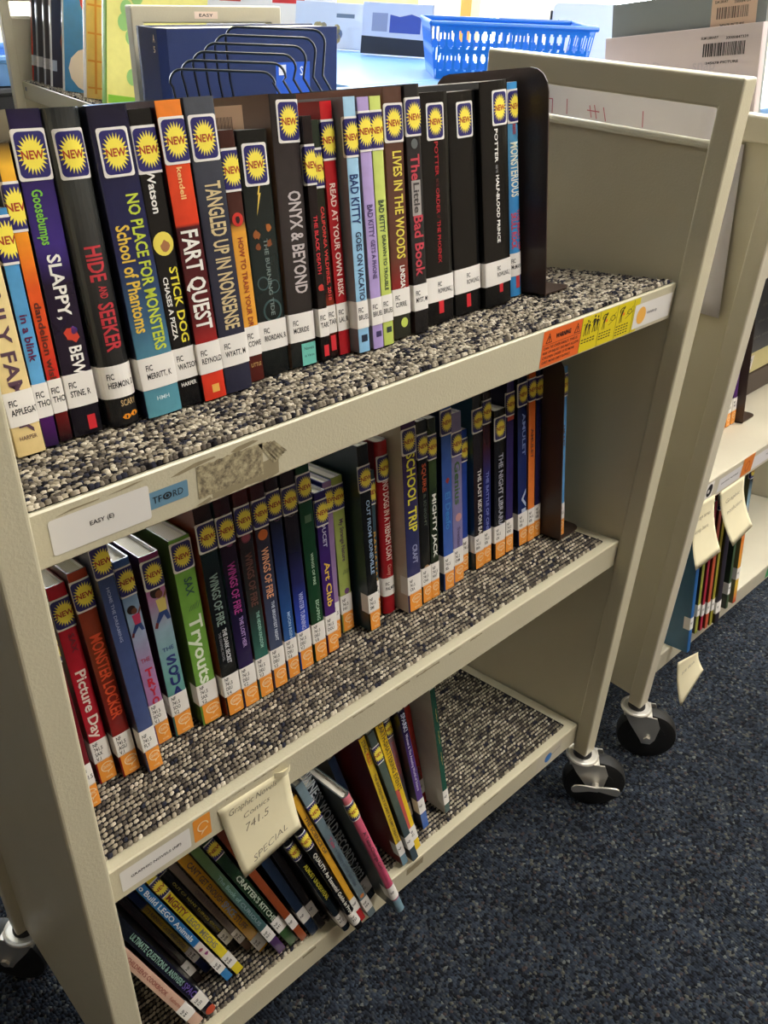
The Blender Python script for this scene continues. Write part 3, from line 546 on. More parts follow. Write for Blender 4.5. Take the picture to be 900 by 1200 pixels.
 'm_blue': ('cornflower-blue book with a small red rocket-like mark and faded script', [(0, (58, 92, 170)), (1, (62, 96, 172))], (28, 46, 80), [('El Deafo', 0.46, 0.66, 0, 0.5, (50, 120, 190))], {'st': 0.01, 'call': ['NF', '741.5', 'BEL'], 'gn': 1, 'shapes': [('blob', 0.4, 0.0, 0.2, (150, 50, 50))]}),
 'm_lilac': ('lilac-grey book with dark green bubble lettering', [(0, (128, 120, 165)), (1, (136, 128, 170))], (110, 105, 140), [('Genius', 0.27, 0.52, 0.0, 0.55, (60, 100, 50)), ('Svetlana Ch', 0.66, 0.86, 0.05, 0.34, (80, 70, 110))], {'st': 0.022, 'call': ['NF', '741.5', 'CHM'], 'gn': 1, 'shapes': [('disc', 0.6, 0.05, 0.3, (190, 140, 140))]}),
 'm_thin': ('very thin blue book beside the lilac-grey one', [(0, (40, 66, 150)), (1, (44, 72, 160))], (30, 50, 90), [], {'st': 0.01, 'call': ['NF', '741.5'], 'gn': 1}),
 'm_last': ('dark book with teal cover side and stacked white lettering THE LAST', [(0, (14, 16, 20)), (0.5, (36, 20, 26)), (1, (40, 44, 50))], (30, 72, 86), [('THE LAST KIDS ON EARTH', 0.42, 0.86, 0.1, 0.4, (220, 215, 210))], {'st': 0.02, 'call': ['NF', '741.5', 'BRA'], 'gn': 1}),
 'm_battle': ('dark maroon to indigo book beside the one with THE LAST lettering', [(0, (30, 36, 90)), (0.5, (40, 44, 110)), (0.7, (60, 20, 30)), (1, (30, 16, 22))], (24, 18, 30), [('THE BATTLE OF CINE', 0.45, 0.8, 0, 0.36, (110, 120, 190))], {'st': 0.012, 'call': ['NF', '741.5', 'KIB'], 'gn': 1}),
 'm_night': ('black book with thin silver NIGHT LIBRARIAN lettering', [(0, (26, 26, 34)), (1, (18, 18, 22))], (10, 10, 12), [('THE NIGHT LIBRARIAN', 0.28, 0.82, 0.05, 0.42, (160, 160, 170))], {'st': 0.008, 'call': ['NF', '741.5', 'LIN'], 'gn': 1}),
 'm_navy': ('indigo book with a small red patch below its sticker', [(0, (46, 34, 92)), (1, (40, 32, 86))], (28, 24, 50), [], {'st': 0.018, 'call': ['NF', '741.5', 'KRO'], 'gn': 1, 'shapes': [('rect', 0.14, 0.23, -0.4, 0.45, (180, 60, 40))]}),
 'm_amulet': ('navy book with pale widely spaced capitals and a big V and I', [(0, (20, 34, 78)), (0.5, (30, 44, 100)), (1, (16, 24, 50))], (14, 18, 34), [('AMULET', 0.22, 0.46, 0.1, 0.34, (120, 140, 190)), ('VI', 0.66, 0.8, 0.1, 0.5, (170, 180, 205))], {'st': 0.012, 'call': ['NF', '741.5', 'KIB'], 'gn': 1}),
 'm_orange': ('narrow orange book among dark blue ones near the middle bookend', [(0, (225, 130, 60)), (1, (200, 96, 44))], (150, 80, 40), [('AMULET', 0.33, 0.5, 0.0, 0.4, (80, 30, 20))], {'st': 0.012, 'call': ['NF', '741.5', 'KIB'], 'gn': 1}),
 'm_last2': ('narrow dark indigo book touching the middle bookend', [(0, (34, 30, 70)), (1, (30, 30, 64))], (20, 20, 40), [], {'st': 0.012, 'call': ['NF', '741.5', 'KIB'], 'gn': 1}),
 'm_sky': ('narrow sky-blue book standing on the far side of the middle bookend', [(0, (90, 150, 205)), (1, (95, 155, 215))], (110, 160, 200), [('AMULET', 0.32, 0.45, 0.0, 0.5, (60, 25, 25))], {'st': 0.008, 'call': ['NF', '741.5'], 'gn': 1, 'wc': 0.12, 'h0': 0.008}),
 'b_cook': ('pale pink leaning book with red-brown cookbook title, lowest at the left of the bottom shelf', [(0, (200, 165, 145)), (1, (205, 170, 150))], (120, 90, 80), [("A CHILDREN'S COOKBOOK", 0.16, 0.62, 0, 0.36, (130, 60, 50)), ('Katharine', 0.66, 0.78, 0, 0.3, (150, 90, 70))], {'call': ['NF', '641'], 'lo': 0.02}),
 'b_space': ('dark navy leaning book with ULTIMATE QUESTIONS & ANSWERS SPACE lettering', [(0, (22, 22, 36)), (0.3, (24, 24, 44)), (1, (16, 20, 24))], (14, 16, 18), [('ULTIMATE QUESTIONS & ANSWERS', 0.2, 0.68, 0.05, 0.5, (130, 165, 150)), ('SPACE', 0.69, 0.83, 0.05, 0.6, (90, 70, 140))], {'call': ['NF', '520'], 'lo': 0.02, 'shapes': [('disc', 0.97, 0.1, 0.5, (190, 70, 40))]}),
 'b_dark': ('plain dark brown leaning book above the navy SPACE book', [(0, (36, 26, 26)), (1, (34, 26, 26))], (20, 16, 16), [], {'call': ['NF'], 'lo': 0.02}),
 'b_yel': ('blue leaning book with a broad yellow and olive middle band', [(0, (24, 38, 90)), (0.2, (26, 40, 90)), (0.215, (176, 148, 44)), (0.7, (186, 156, 48)), (0.72, (24, 44, 96)), (1, (24, 44, 96))], (230, 195, 50), [("IT'S RAINING CATS AND DOGS", 0.3, 0.72, 0.0, 0.45, (60, 40, 20))], {'call': ['NF', '398'], 'lo': 0.03}),
 'b_lego': ('bright blue leaning book with white title ending in Animals on the bottom shelf', [(0, (60, 130, 190)), (0.09, (60, 130, 190)), (0.095, (225, 215, 205)), (0.13, (225, 215, 205)), (0.32, (225, 215, 205)), (0.325, (50, 120, 185)), (1, (50, 115, 180))], (40, 80, 130), [('How To Build LEGO Animals', 0.06, 0.64, 0, 0.6, (225, 235, 240))], {'call': ['NF', '688'], 'lo': 0.02, 'st': None, 'shapes': [('blob', 0.72, -0.1, 0.3, (150, 70, 90)), ('blob', 0.76, 0.1, 0.3, (140, 50, 110))]}),
 'b_mighty': ('bright yellow leaning book with maroon and silver lettering and a sunburst sticker', [(0, (225, 205, 50)), (1, (228, 210, 60))], (150, 130, 40), [('MIGHTY', 0.3, 0.46, 0, 0.66, (130, 40, 40)), ('LEGO', 0.48, 0.58, 0, 0.6, (120, 118, 105)), ('MECHS', 0.6, 0.75, 0, 0.6, (120, 118, 105))], {'st': 0.045, 'call': ['NF', '688'], 'lo': 0.018}),
 'b_black': ('black leaning book with tiny yellow lettering, behind the bright yellow book on the bottom shelf', [(0, (30, 26, 24)), (1, (20, 18, 16))], (14, 12, 12), [('OUT OF MANY THINGS GROW', 0.3, 0.8, 0, 0.3, (170, 160, 50))], {'st': 0.02, 'call': ['NF', '508'], 'lo': 0.02}),
 'b_gray': ('grey-brown leaning book with dark lettering beside the orange-yellow one', [(0, (110, 90, 80)), (0.5, (120, 104, 92)), (1, (130, 124, 118))], (90, 80, 74), [('CHESS FOR CHILDREN', 0.4, 0.74, 0, 0.5, (60, 50, 46))], {'call': ['NF', '794'], 'lo': 0.02}),
 'b_enough': ("orange-yellow leaning book with CAN'T GET ENOUGH STUFF lettering", [(0, (220, 165, 50)), (1, (218, 160, 50))], (150, 110, 40), [("CAN'T GET ENOUGH", 0.24, 0.56, 0.0, 0.5, (70, 60, 50)), ('SPACE', 0.57, 0.68, 0, 0.6, (160, 190, 215)), ('STUFF', 0.69, 0.8, 0, 0.55, (90, 70, 50))], {'call': ['NF', '520'], 'lo': 0.004}),
 'b_bookc': ('leaning book shading pale green to teal with a purple foot', [(0, (70, 40, 90)), (0.11, (70, 40, 90)), (0.12, (60, 90, 95)), (0.45, (70, 100, 95)), (0.8, (110, 140, 85)), (1, (110, 140, 80))], (60, 80, 60), [('The Book of', 0.36, 0.56, 0, 0.42, (130, 165, 160)), ('CURIOUS', 0.57, 0.76, 0, 0.4, (120, 140, 145))], {'call': ['NF', '031'], 'lo': 0.032}),
 'b_craft': ("dark green leaning book with pale CRAFTER'S KITCHEN lettering and a sunburst sticker", [(0, (46, 80, 40)), (0.14, (50, 84, 44)), (0.2, (28, 52, 34)), (1, (36, 60, 32))], (24, 36, 24), [("CRAFTER'S KITCHEN", 0.42, 0.82, 0, 0.5, (190, 195, 180))], {'st': 0.045, 'call': ['NF', '641'], 'lo': 0.035}),
 'b_orange': ('rust-orange leaning book in shadow behind the dark green one', [(0, (150, 72, 34)), (1, (120, 56, 32))], (90, 44, 28), [], {'call': ['NF'], 'lo': 0.03}),
 'b_blue': ('dark blue leaning book in shadow, under the tip of the yellow handwritten note', [(0, (30, 44, 66)), (1, (30, 46, 72))], (20, 26, 38), [], {'call': ['NF'], 'lo': 0.03}),
 'b_brown': ('dark brown leaning book in shadow, left of the two black books with sunburst stickers', [(0, (40, 30, 26)), (1, (38, 28, 24))], (26, 20, 18), [], {'call': ['NF'], 'lo': 0.03}),
 'c_almost': ('black leaning book with yellow ALMOST UNDERWEAR lettering, poking out over the shelf edge', [(0, (26, 36, 46)), (0.4, (22, 32, 40)), (0.6, (14, 14, 16)), (1, (14, 14, 14))], (14, 14, 16), [('ALMOST UNDERWEAR', 0.32, 0.66, 0.1, 0.5, (220, 210, 60))], {'st': 0.026, 'call': ['NF', '612'], 'lo': 0.012, 'round': 0.35}),
 'c_quality': ('black leaning book with white lettering about an Essential Guide, poking out over the shelf edge', [(0, (16, 14, 14)), (1, (14, 12, 12))], (12, 12, 12), [('QUALITY: An Essential Guide in Proving', 0.27, 0.88, 0, 0.46, (220, 215, 205))], {'st': 0.022, 'call': ['NF', '323'], 'lo': 0.012, 'round': 0.35}),
 'c_yellow': ('narrow yellow-orange leaning book with dark lettering at its top and a red foot', [(0, (190, 50, 50)), (0.09, (190, 50, 50)), (0.1, (232, 170, 50)), (1, (232, 175, 55))], (170, 120, 40), [('THE SCIENCE OF', 0.14, 0.42, 0, 0.5, (60, 50, 40))], {'call': ['NF'], 'lo': 0.024}),
 'c_bluegray': ('grey-blue leaning book with a pink word and a sunburst sticker beside the narrow yellow one', [(0, (120, 135, 140)), (0.4, (110, 128, 136)), (1, (120, 140, 150))], (90, 100, 105), [('a History of Our Bad Ideas', 0.46, 0.74, 0, 0.44, (70, 84, 100)), ('Tale', 0.37, 0.44, 0, 0.4, (190, 80, 110))], {'st': 0.035, 'call': ['NF', '364'], 'lo': 0.014, 'shapes': [('disc', 0.83, 0, 0.3, (200, 120, 60))]}),
 'c_world': ('dark slate leaning book with large pale WORLD RECORDS letters, behind the grey-blue book', [(0, (26, 32, 40)), (1, (30, 36, 44))], (36, 44, 50), [('GUINNESS WORLD RECORDS 2023', -0.16, 0.8, 0.05, 0.8, (176, 182, 186))], {'call': ['NF', '031'], 'lo': 0.016}),
 'c_pink': ('plastic-wrapped pink leaning book whose foot sticks out furthest over the bottom shelf edge', [(0, (120, 150, 165)), (0.11, (120, 150, 165)), (0.12, (190, 80, 110)), (0.8, (200, 90, 115)), (0.9, (215, 120, 100)), (1, (220, 120, 140))], (72, 82, 84), [('A Take-Charge Girl', 0.28, 0.6, 0, 0.42, (70, 30, 40)), ('Blazes a Trail', 0.61, 0.82, 0, 0.42, (150, 50, 80))], {'st': 0.012, 'call': ['NF'], 'lo': 0.03, 'round': 0.4}),
 'd_blue': ('dusty-blue leaning book glimpsed behind the plastic-wrapped pink one', [(0, (60, 80, 120)), (1, (60, 80, 120))], (90, 80, 66), [], {'call': ['NF'], 'lo': 0.02}),
 'd_sting': ('yellow leaning book with a wide dark maroon cover and STING KILL lettering', [(0, (120, 150, 165)), (0.08, (120, 150, 165)), (0.09, (225, 190, 60)), (1, (225, 190, 55))], (108, 30, 30), [('STING,', 0.02, 0.1, 0, 0.55, (60, 50, 30)), ('KILL!', 0.11, 0.19, 0, 0.5, (200, 70, 30)), ('THE INCREDIBLY SCARY & SLIMY CREATURES', 0.26, 0.84, 0, 0.36, (90, 70, 30))], {'call': ['NF'], 'lo': 0.02}),
 'd_gray': ('grey-green leaning book with a sunburst sticker between two yellow books', [(0, (70, 84, 92)), (0.14, (60, 74, 84)), (0.5, (84, 96, 84)), (1, (80, 92, 88))], (60, 66, 60), [], {'st': 0.022, 'call': ['NF'], 'lo': 0.026}),
 'd_shatter': ('bright yellow leaning book with SHATTERING EVENTS lettering and a red lower strip', [(0, (235, 200, 50)), (1, (235, 195, 50))], (150, 120, 40), [('EARTH-SHATTERING EVENTS', 0.0, 0.5, 0.1, 0.56, (80, 64, 30))], {'call': ['NF', '551'], 'lo': 0.02, 'shapes': [('rect', 0.48, 0.82, -0.5, -0.05, (200, 90, 80))]}),
 'd_graypink': ('grey-blue narrow leaning book with a pink patch, behind the bright yellow one', [(0, (90, 100, 130)), (0.4, (110, 112, 140)), (0.6, (170, 110, 120)), (1, (120, 130, 145))], (70, 70, 80), [('POP STAR', 0.2, 0.5, 0, 0.4, (180, 90, 100))], {'st': 0.002, 'call': ['NF'], 'lo': 0.02}),
 'd_spark': ('purple leaning book with a blue foot and white SPARK lettering at its top', [(0, (60, 100, 175)), (0.13, (60, 100, 175)), (0.14, (96, 74, 140)), (0.6, (80, 56, 120)), (0.85, (40, 30, 66)), (1, (30, 24, 50))], (20, 18, 28), [('SPARK!', 0.02, 0.16, 0.05, 0.6, (200, 205, 225)), ('Women & The Amazing World of Science', 0.18, 0.66, 0, 0.36, (190, 180, 210))], {'call': ['NF'], 'lo': 0.03}),
 'd_red': ('brick-red narrow leaning book set back beside the purple one', [(0, (150, 40, 34)), (1, (155, 46, 34))], (110, 34, 30), [('COMETS', 0.6, 0.8, 0, 0.5, (60, 60, 40))], {'call': ['NF'], 'lo': 0.02}),
 'd_white': ('book with a wide whitish cover and dark green spine, last on the bottom shelf', [(0, (84, 100, 100)), (0.16, (40, 84, 70)), (1, (36, 70, 54))], (226, 220, 208), [('* * *', 0.15, 0.6, 0, 0.3, (190, 160, 70))], {'call': ['NF'], 'lo': 0.016}),
}
# (key, x, depth, lean in degrees, thickness, height) for the three shelves
ROWS = [
 [('t_tan', 0.0457, 0.083, 0.73, 0.0192, 0.215), ('t_blink', 0.0616, 0.0868, 1.53, 0.0095, 0.156), ('t_wish', 0.0726, 0.0877, 1.41, 0.009, 0.1923), ('t_slappy', 0.08940000000000001, 0.0871, 1.53, 0.021, 0.2097), ('t_hide', 0.117, 0.0812, 0.42, 0.0245, 0.2091), ('t_noplace', 0.1468, 0.0789, -0.25, 0.0282, 0.2086), ('t_stick', 0.171, 0.081, -0.32, 0.0177, 0.2051), ('t_fart', 0.1906, 0.078, -0.15, 0.0195, 0.209), ('t_tangled', 0.2135, 0.0785, 0.3, 0.0242, 0.2097), ('t_train', 0.2378, 0.0883, 0.57, 0.0132, 0.1871), ('t_riordan', 0.2589, 0.0895, 1.27, 0.0269, 0.1854), ('t_onyx', 0.2863, 0.0872, 2.04, 0.0259, 0.2076), ('t_death', 0.3076, 0.0843, 1.19, 0.009, 0.1916), ('t_wild', 0.3198, 0.0875, 0.4, 0.0085, 0.1882), ('t_risk', 0.3311, 0.0862, 0.57, 0.0121, 0.2007), ('t_vac', 0.3443, 0.0756, 1.17, 0.0123, 0.2025), ('t_phone', 0.3601, 0.0743, 0.43, 0.012, 0.2016), ('t_trouble', 0.373, 0.0745, 0.54, 0.0119, 0.2015), ('t_woods', 0.397, 0.081, 1.08, 0.0212, 0.2071), ('t_badbook', 0.4201, 0.0789, 0.3, 0.0173, 0.2083), ('t_phoenix', 0.4574, 0.0888, 0.13, 0.036, 0.2009), ('t_black', 0.5003, 0.0914, -1.0, 0.0369, 0.1995), ('t_half', 0.5409, 0.0863, -1.4, 0.0394, 0.2058), ('t_monst', 0.583, 0.0969, -2.0, 0.021, 0.2037)],
 [('m_hidden', 0.0317, 0.0709, 0.48, 0.0105, 0.1914), ('m_picture', 0.0558, 0.0926, 0.02, 0.0156, 0.2066), ('m_locker', 0.0753, 0.085, -0.72, 0.0163, 0.2153), ('m_flying', 0.0933, 0.073, -0.96, 0.0142, 0.2455), ('m_tryout', 0.1181, 0.0994, -0.55, 0.0145, 0.2016), ('m_squad', 0.1389, 0.0969, 0.42, 0.0188, 0.197), ('m_sax', 0.1666, 0.0904, 0.53, 0.0209, 0.2038), ('m_w1', 0.1895, 0.0832, 0.52, 0.018, 0.2306), ('m_w2', 0.2081, 0.0821, 0.84, 0.0171, 0.23), ('m_w3', 0.227, 0.0826, 1.23, 0.0157, 0.232), ('m_w4', 0.246, 0.0839, 1.46, 0.0157, 0.2308), ('m_w5', 0.2651, 0.086, 1.16, 0.0141, 0.2324), ('m_w6', 0.2841, 0.0879, 1.33, 0.0163, 0.2303), ('m_forest', 0.3033, 0.0878, 1.2, 0.0162, 0.232), ('m_artclub', 0.3224, 0.0897, 1.5, 0.0144, 0.1905), ('m_purple', 0.3389, 0.1039, 2.79, 0.0119, 0.19), ('m_green', 0.3601, 0.1079, 1.19, 0.0157, 0.1886), ('m_bone', 0.3813, 0.0862, 0.97, 0.0149, 0.2227), ('m_banana', 0.4004, 0.1026, 2.49, 0.0073, 0.182), ('m_dogs', 0.4176, 0.0973, 1.4, 0.0181, 0.2124), ('m_school', 0.4391, 0.0792, 1.32, 0.0212, 0.2368), ('m_squire', 0.4604, 0.0812, 1.52, 0.0144, 0.2257), ('m_jack', 0.4749, 0.081, 1.65, 0.0125, 0.2239), ('m_blue', 0.4988, 0.0812, 1.4, 0.0163, 0.2374), ('m_lilac', 0.5199, 0.0848, 1.18, 0.0169, 0.2168), ('m_thin', 0.5432, 0.0949, 1.49, 0.0093, 0.1871), ('m_last', 0.5602, 0.0864, 0.51, 0.0163, 0.2309), ('m_battle', 0.5764, 0.0875, 1.04, 0.0138, 0.2281), ('m_night', 0.5965, 0.0838, 0.94, 0.0203, 0.1987), ('m_navy', 0.6171, 0.0853, 0.99, 0.0136, 0.2324), ('m_amulet', 0.6425, 0.0837, -0.35, 0.0177, 0.2331), ('m_orange', 0.6588, 0.0828, 0.11, 0.0129, 0.2345), ('m_last2', 0.673, 0.0837, 0.47, 0.0113, 0.2328), ('m_sky', 0.69, 0.058, 0.0, 0.0118, 0.23)],
 [('b_cook', 0.069, 0.0116, -18.08, 0.0122, 0.203), ('b_space', 0.086, 0.0115, -18.13, 0.0118, 0.235), ('b_dark', 0.0975, 0.0533, -17.47, 0.0081, 0.2), ('b_yel', 0.1101, 0.0573, -18.28, 0.008, 0.22), ('b_lego', 0.1224, 0.0321, -18.44, 0.0088, 0.27), ('b_mighty', 0.1354, 0.0306, -18.61, 0.01, 0.26), ('b_black', 0.1489, 0.0567, -19.09, 0.0098, 0.235), ('b_gray', 0.1596, 0.047, -18.93, 0.0081, 0.24), ('b_enough', 0.1714, 0.0343, -18.65, 0.0123, 0.265), ('b_bookc', 0.1847, 0.016, -18.73, 0.0099, 0.28), ('b_craft', 0.2005, 0.0148, -19.13, 0.0117, 0.28), ('b_orange', 0.2124, 0.0104, -18.28, 0.0086, 0.27), ('b_blue', 0.2263, 0.0071, -16.9, 0.011, 0.26), ('b_brown', 0.2378, 0.0072, -16.11, 0.0089, 0.26), ('c_almost', 0.2559, -0.0174, -17.84, 0.0102, 0.2203), ('c_quality', 0.2675, -0.0273, -16.97, 0.0101, 0.2315), ('c_yellow', 0.2777, -0.0205, -15.89, 0.0074, 0.2543), ('c_bluegray', 0.2896, -0.0241, -16.22, 0.0101, 0.2707), ('c_world', 0.3036, -0.006, -15.7, 0.015, 0.236), ('c_pink', 0.318, -0.0458, -15.33, 0.0106, 0.2366), ('d_blue', 0.3522, 0.0491, -13.14, 0.0108, 0.1893), ('d_sting', 0.3694, 0.0009, -11.94, 0.0091, 0.2429), ('d_gray', 0.3832, -0.0036, -12.67, 0.0097, 0.2469), ('d_shatter', 0.3969, 0.0065, -11.26, 0.0115, 0.2377), ('d_graypink', 0.4198, 0.0386, -8.61, 0.0088, 0.2022), ('d_spark', 0.4305, 0.0239, -7.83, 0.0105, 0.2145), ('d_red', 0.4594, 0.0556, -6.29, 0.0098, 0.1799), ('d_white', 0.4698, 0.0216, -4.4, 0.0088, 0.2177)],
]
# ------------------------------------------------------------------ main cart and the things stuck on it
cart = make_cart('putty-coloured steel book cart in front, with flecked-carpet shelves of new books', Matrix.Translation((0, 0, Z0)), STEEL)
def stick(name, F, parent=cart, label=None, layer_y=0):
    o = F.lay(name, plane_fn(layer_y), (), parent)
    if label: o['label'] = label
    return o
F = Flat(); F.poly([(a, b) for a, b in rrect(.0165, .0845, .652, .6775, .002)], WHITE, 1)
F.across('EASY (E)', .0505, .6642, .0031, BLACK, 2, width=.0165, center=True); stick('label_card', F, label='white card reading EASY (E)')
F = Flat(); blue = ink((106, 146, 170)); F.poly(rrect(.070, .1135, .6580, .6710, .0012), blue, 0)
F.across('TF', .0865, .6618, .0052, BLACK, 1, width=.0068, bold=0); F.ring(.0975, .6645, .0034, .0027, .62, BLACK, 1); F.disc(.0975, .6645, .0012, .0012, BLACK, 1)
F.across('RD', .1018, .6618, .0052, BLACK, 1, width=.0078, bold=0); stick('maker_badge', F, label='blue maker badge ending in TFORD')
# worn adhesive patch
gl = pmat('worn_adhesive', (150, 140, 112), .75)
tc = N(gl, 'ShaderNodeTexCoord'); nz = N(gl, 'ShaderNodeTexNoise'); nz.inputs['Scale'].default_value = 150; nz.inputs['Detail'].default_value = 8; nz.inputs['Roughness'].default_value = .7
L(gl, tc.outputs['Object'], nz.inputs['Vector'])
rp = N(gl, 'ShaderNodeValToRGB'); e = rp.color_ramp.elements; e[0].position = .36; e[0].color = lin((88, 80, 64)); e[1].position = .60; e[1].color = lin((190, 178, 142)); q = e.new(.48); q.color = lin((146, 134, 106))
L(gl, nz.outputs['Fac'], rp.inputs[0]); L(gl, rp.outputs[0], B(gl).inputs['Base Color'])
gl2 = mottled('bared_metal_patch', (150, 138, 108), .1, 60, .6)
def ragged(x0, x1, z0, z1, n=14, j=.0012, seed=1, slant=0):
    r = random.Random(seed); up = [(x0+(x1-x0)*i/n, z1+r.uniform(-j, j)+slant*i/n) for i in range(n+1)]
    dn = [(x0+(x1-x0)*i/n, z0+r.uniform(-j, j)+slant*i/n) for i in range(n+1)]
    return dn+up[::-1]
F = Flat(); F.poly(ragged(.132, .190, .6475, .662, 16, .0008, 2), gl2, 0); F.poly(ragged(.121, .176, .6520, .6775, 22, .0007, 3), gl, 1)
for i in range(5):
    F.poly([(.172+.003*i, .6775-.0005*i), (.1745+.003*i, .6780-.0005*i), (.192+.0022*i-.003, .6585+.0014*i), (.188+.0022*i-.003, .6580+.0014*i)], gl, 1)
F.poly([(.101, .6765), (.108, .6785), (.121, .681), (.136, .6808), (.137, .6795), (.118, .6775), (.108, .6762)], gl2, 0)
F.poly([(.149, .6790), (.155, .6815), (.168, .6822), (.173, .6805), (.166, .6790), (.154, .6772)], gl2, 0)
F.poly([(.022, .6785), (.032, .6805), (.052, .6808), (.050, .6800), (.034, .6795)], gl2, 0)
F.poly([(.056, .6803), (.075, .6825), (.083, .6822), (.070, .6808)], gl2, 0)
F.poly([(.118, .6475), (.130, .6505), (.132, .648), (.126, .6462)], gl2, 0)
stick('adhesive_residue', F, label='worn patch of old adhesive and bare metal')
# warning label
ro = ink((236, 106, 40)); ye = ink((226, 206, 30)); bk = BLACK
F = Flat(); F.poly([(.5015, .6472), (.5635, .6472), (.5635, .6838), (.5015, .6838)], ro, 0)
F.line((.5020, .6695), (.5630, .6695), .0003, bk)
F.across('WARNING', .5335, .6735, .0046, bk, 1, width=.024, center=True, bold=.04)
for cx in (.5110, .5560):
    F.poly([(cx-.0050, .6712), (cx+.0050, .6712), (cx, .6812)], bk, 1); F.poly([(cx-.0038, .6719), (cx+.0038, .6719), (cx, .6796)], ro, 2)
    F.poly([(cx-.0006, .6740), (cx+.0006, .6740), (cx+.0008, .6778), (cx-.0008, .6778)], bk, 3); F.disc(cx, .6729, .0006, .0006, bk, 3, 8)
for i, s in enumerate(('CAN TIP OVER EASILY. THIS IS', 'RISK OF INJURY. DO NOT ALLOW', 'CHILDREN UNDER 12 TO MOVE', 'CART. MOVE CART SLOWLY.')):
    F.across(s, .5040, .6650-i*.0048, .0026, bk, 1, width=(.054, .0575, .051, .046)[i])
F.poly([(.5635, .6472), (.6675, .6472), (.6675, .6838), (.5635, .6838)], ye, 0)
for x in (.5637, .5945, .6255, .6560): F.line((x, .6472), (x, .6838), .0005, bk)
def man(cx, z, k, lean=0):
    F.disc(cx+lean*.006*k, z+.0165*k, .0013*k, .0015*k, bk, 1, 10)
    F.poly([(cx-.0018*k+lean*.003, z+.014*k), (cx+.0018*k+lean*.003, z+.014*k), (cx+.0014*k, z+.007*k), (cx-.0014*k, z+.007*k)], bk, 1)
    F.line((cx-.0009*k, z+.0075*k), (cx-.002*k, z), .0011*k, bk); F.line((cx+.0009*k, z+.0075*k), (cx+.002*k, z), .0011*k, bk)
    F.line((cx-.0015*k, z+.0135*k), (cx-.0038*k, z+.0105*k+.004*lean), .0008*k, bk); F.line((cx+.0015*k, z+.0135*k), (cx+.0038*k, z+.0105*k+.006*lean), .0008*k, bk)
man(.5705, .6640, .9, .6); man(.5765, .6640, .8); man(.5850, .6650, 1); man(.5905, .6650, .9)
for x0 in (.5955, .6265):
    man(x0+.007, .6635, .95, .8); F.ring(x0+.008, .6760, .0042, .0038, .72, bk, 1, 12, .05, .6); F.disc(x0+.0115, .672, .002, .0018, ink((236, 130, 50)), 1, 10)
    F.line((x0+.016, .666), (x0+.029, .672), .0006, bk); F.line((x0+.017, .670), (x0+.028, .6775), .0005, bk); F.ring(x0+.0225, .6725, .0045, .003, .8, bk, 1, 12)
for x0, nl, ww in ((.566, 2, .024), (.5965, 3, .022), (.627, 4, .024)):
    for i in range(nl):
        for j in range(5): F.line((x0+j*ww/5, .6600-i*.0030), (x0+j*ww/5+ww/7, .6600-i*.0030), .0012, bk)
stick('warning_label', F, label='orange and yellow WARNING label with pictograms')
F = Flat(); F.poly(rrect(.6590, .7330, .6500, .6765, .0006), WHITE, 1); F.disc(.6735, .6630, .0088, .0095, ink((246, 184, 84)), 2)
F.across('WINNERS (E)', .6840, .6622, .0026, pmat('grey_print', (110, 110, 120), .5), 2, width=.020); F.lay('label_card', plane_fn(0, .0004), (), cart)['label'] = 'white card with an orange dot'
F = Flat(); F.poly(rrect(.0150, .0815, .3092, .3345, .0018), WHITE, 0); F.across('GRAPHIC NOVELS (NF)', .048, .3205, .0030, BLACK, 1, width=.048, center=True, rot=.0)
stick('label_card', F, label='white card reading GRAPHIC NOVELS')
F = Flat(); F.poly(rrect(.0850, .1025, .3100, .3385, .0012), ORANGE, 0); F.ring(.0945, .3255, .0058, .0062, .8, CREAM, 1, 18, 0, .9); F.poly([(.093, .319), (.096, .320), (.0915, .3145)], CREAM, 1)
stick('genre_sticker', F, label='orange genre sticker')
F = Flat(); F.poly(rrect(.640, .700, -.0345, -.0060, .001), pmat('worn_white_card', (205, 196, 176), .6), 0); F.disc(.668, -.0195, .0085, .0088, ink((60, 120, 190)), 1)
F.poly([(.676, -.020), (.697, -.0155), (.697, -.0145), (.676, -.0185)], ink((130, 122, 104)), 1)
stick('label_card', F, label='worn white card with a blue dot')
# scuffs along the lips
F = Flat()
for i, (x, z, w_, h_) in enumerate(((.27, .3385, .03, .0012), (.33, .3380, .02, .0015), (.36, .3375, .035, .0022), (.41, .338, .02, .001), (.15, .3392, .03, .001), (.445, .3385, .02, .0018), (.12, .3388, .02, .001))):
    F.poly(ragged(x, x+w_, z-h_, z, 8, .0006, 20+i), gl2, 0)
for i, (x, z, w_, h_) in enumerate(((.37, -.004, .03, .012), (.20, -.003, .02, .004), (.52, -.002, .03, .002), (.60, -.0015, .025, .0018))):
    F.poly(ragged(x, x+w_, z-h_, z, 8, .0006, 40+i), gl2, 0)
stick('paint_scuff', F, label='brown scuffs in the paint')

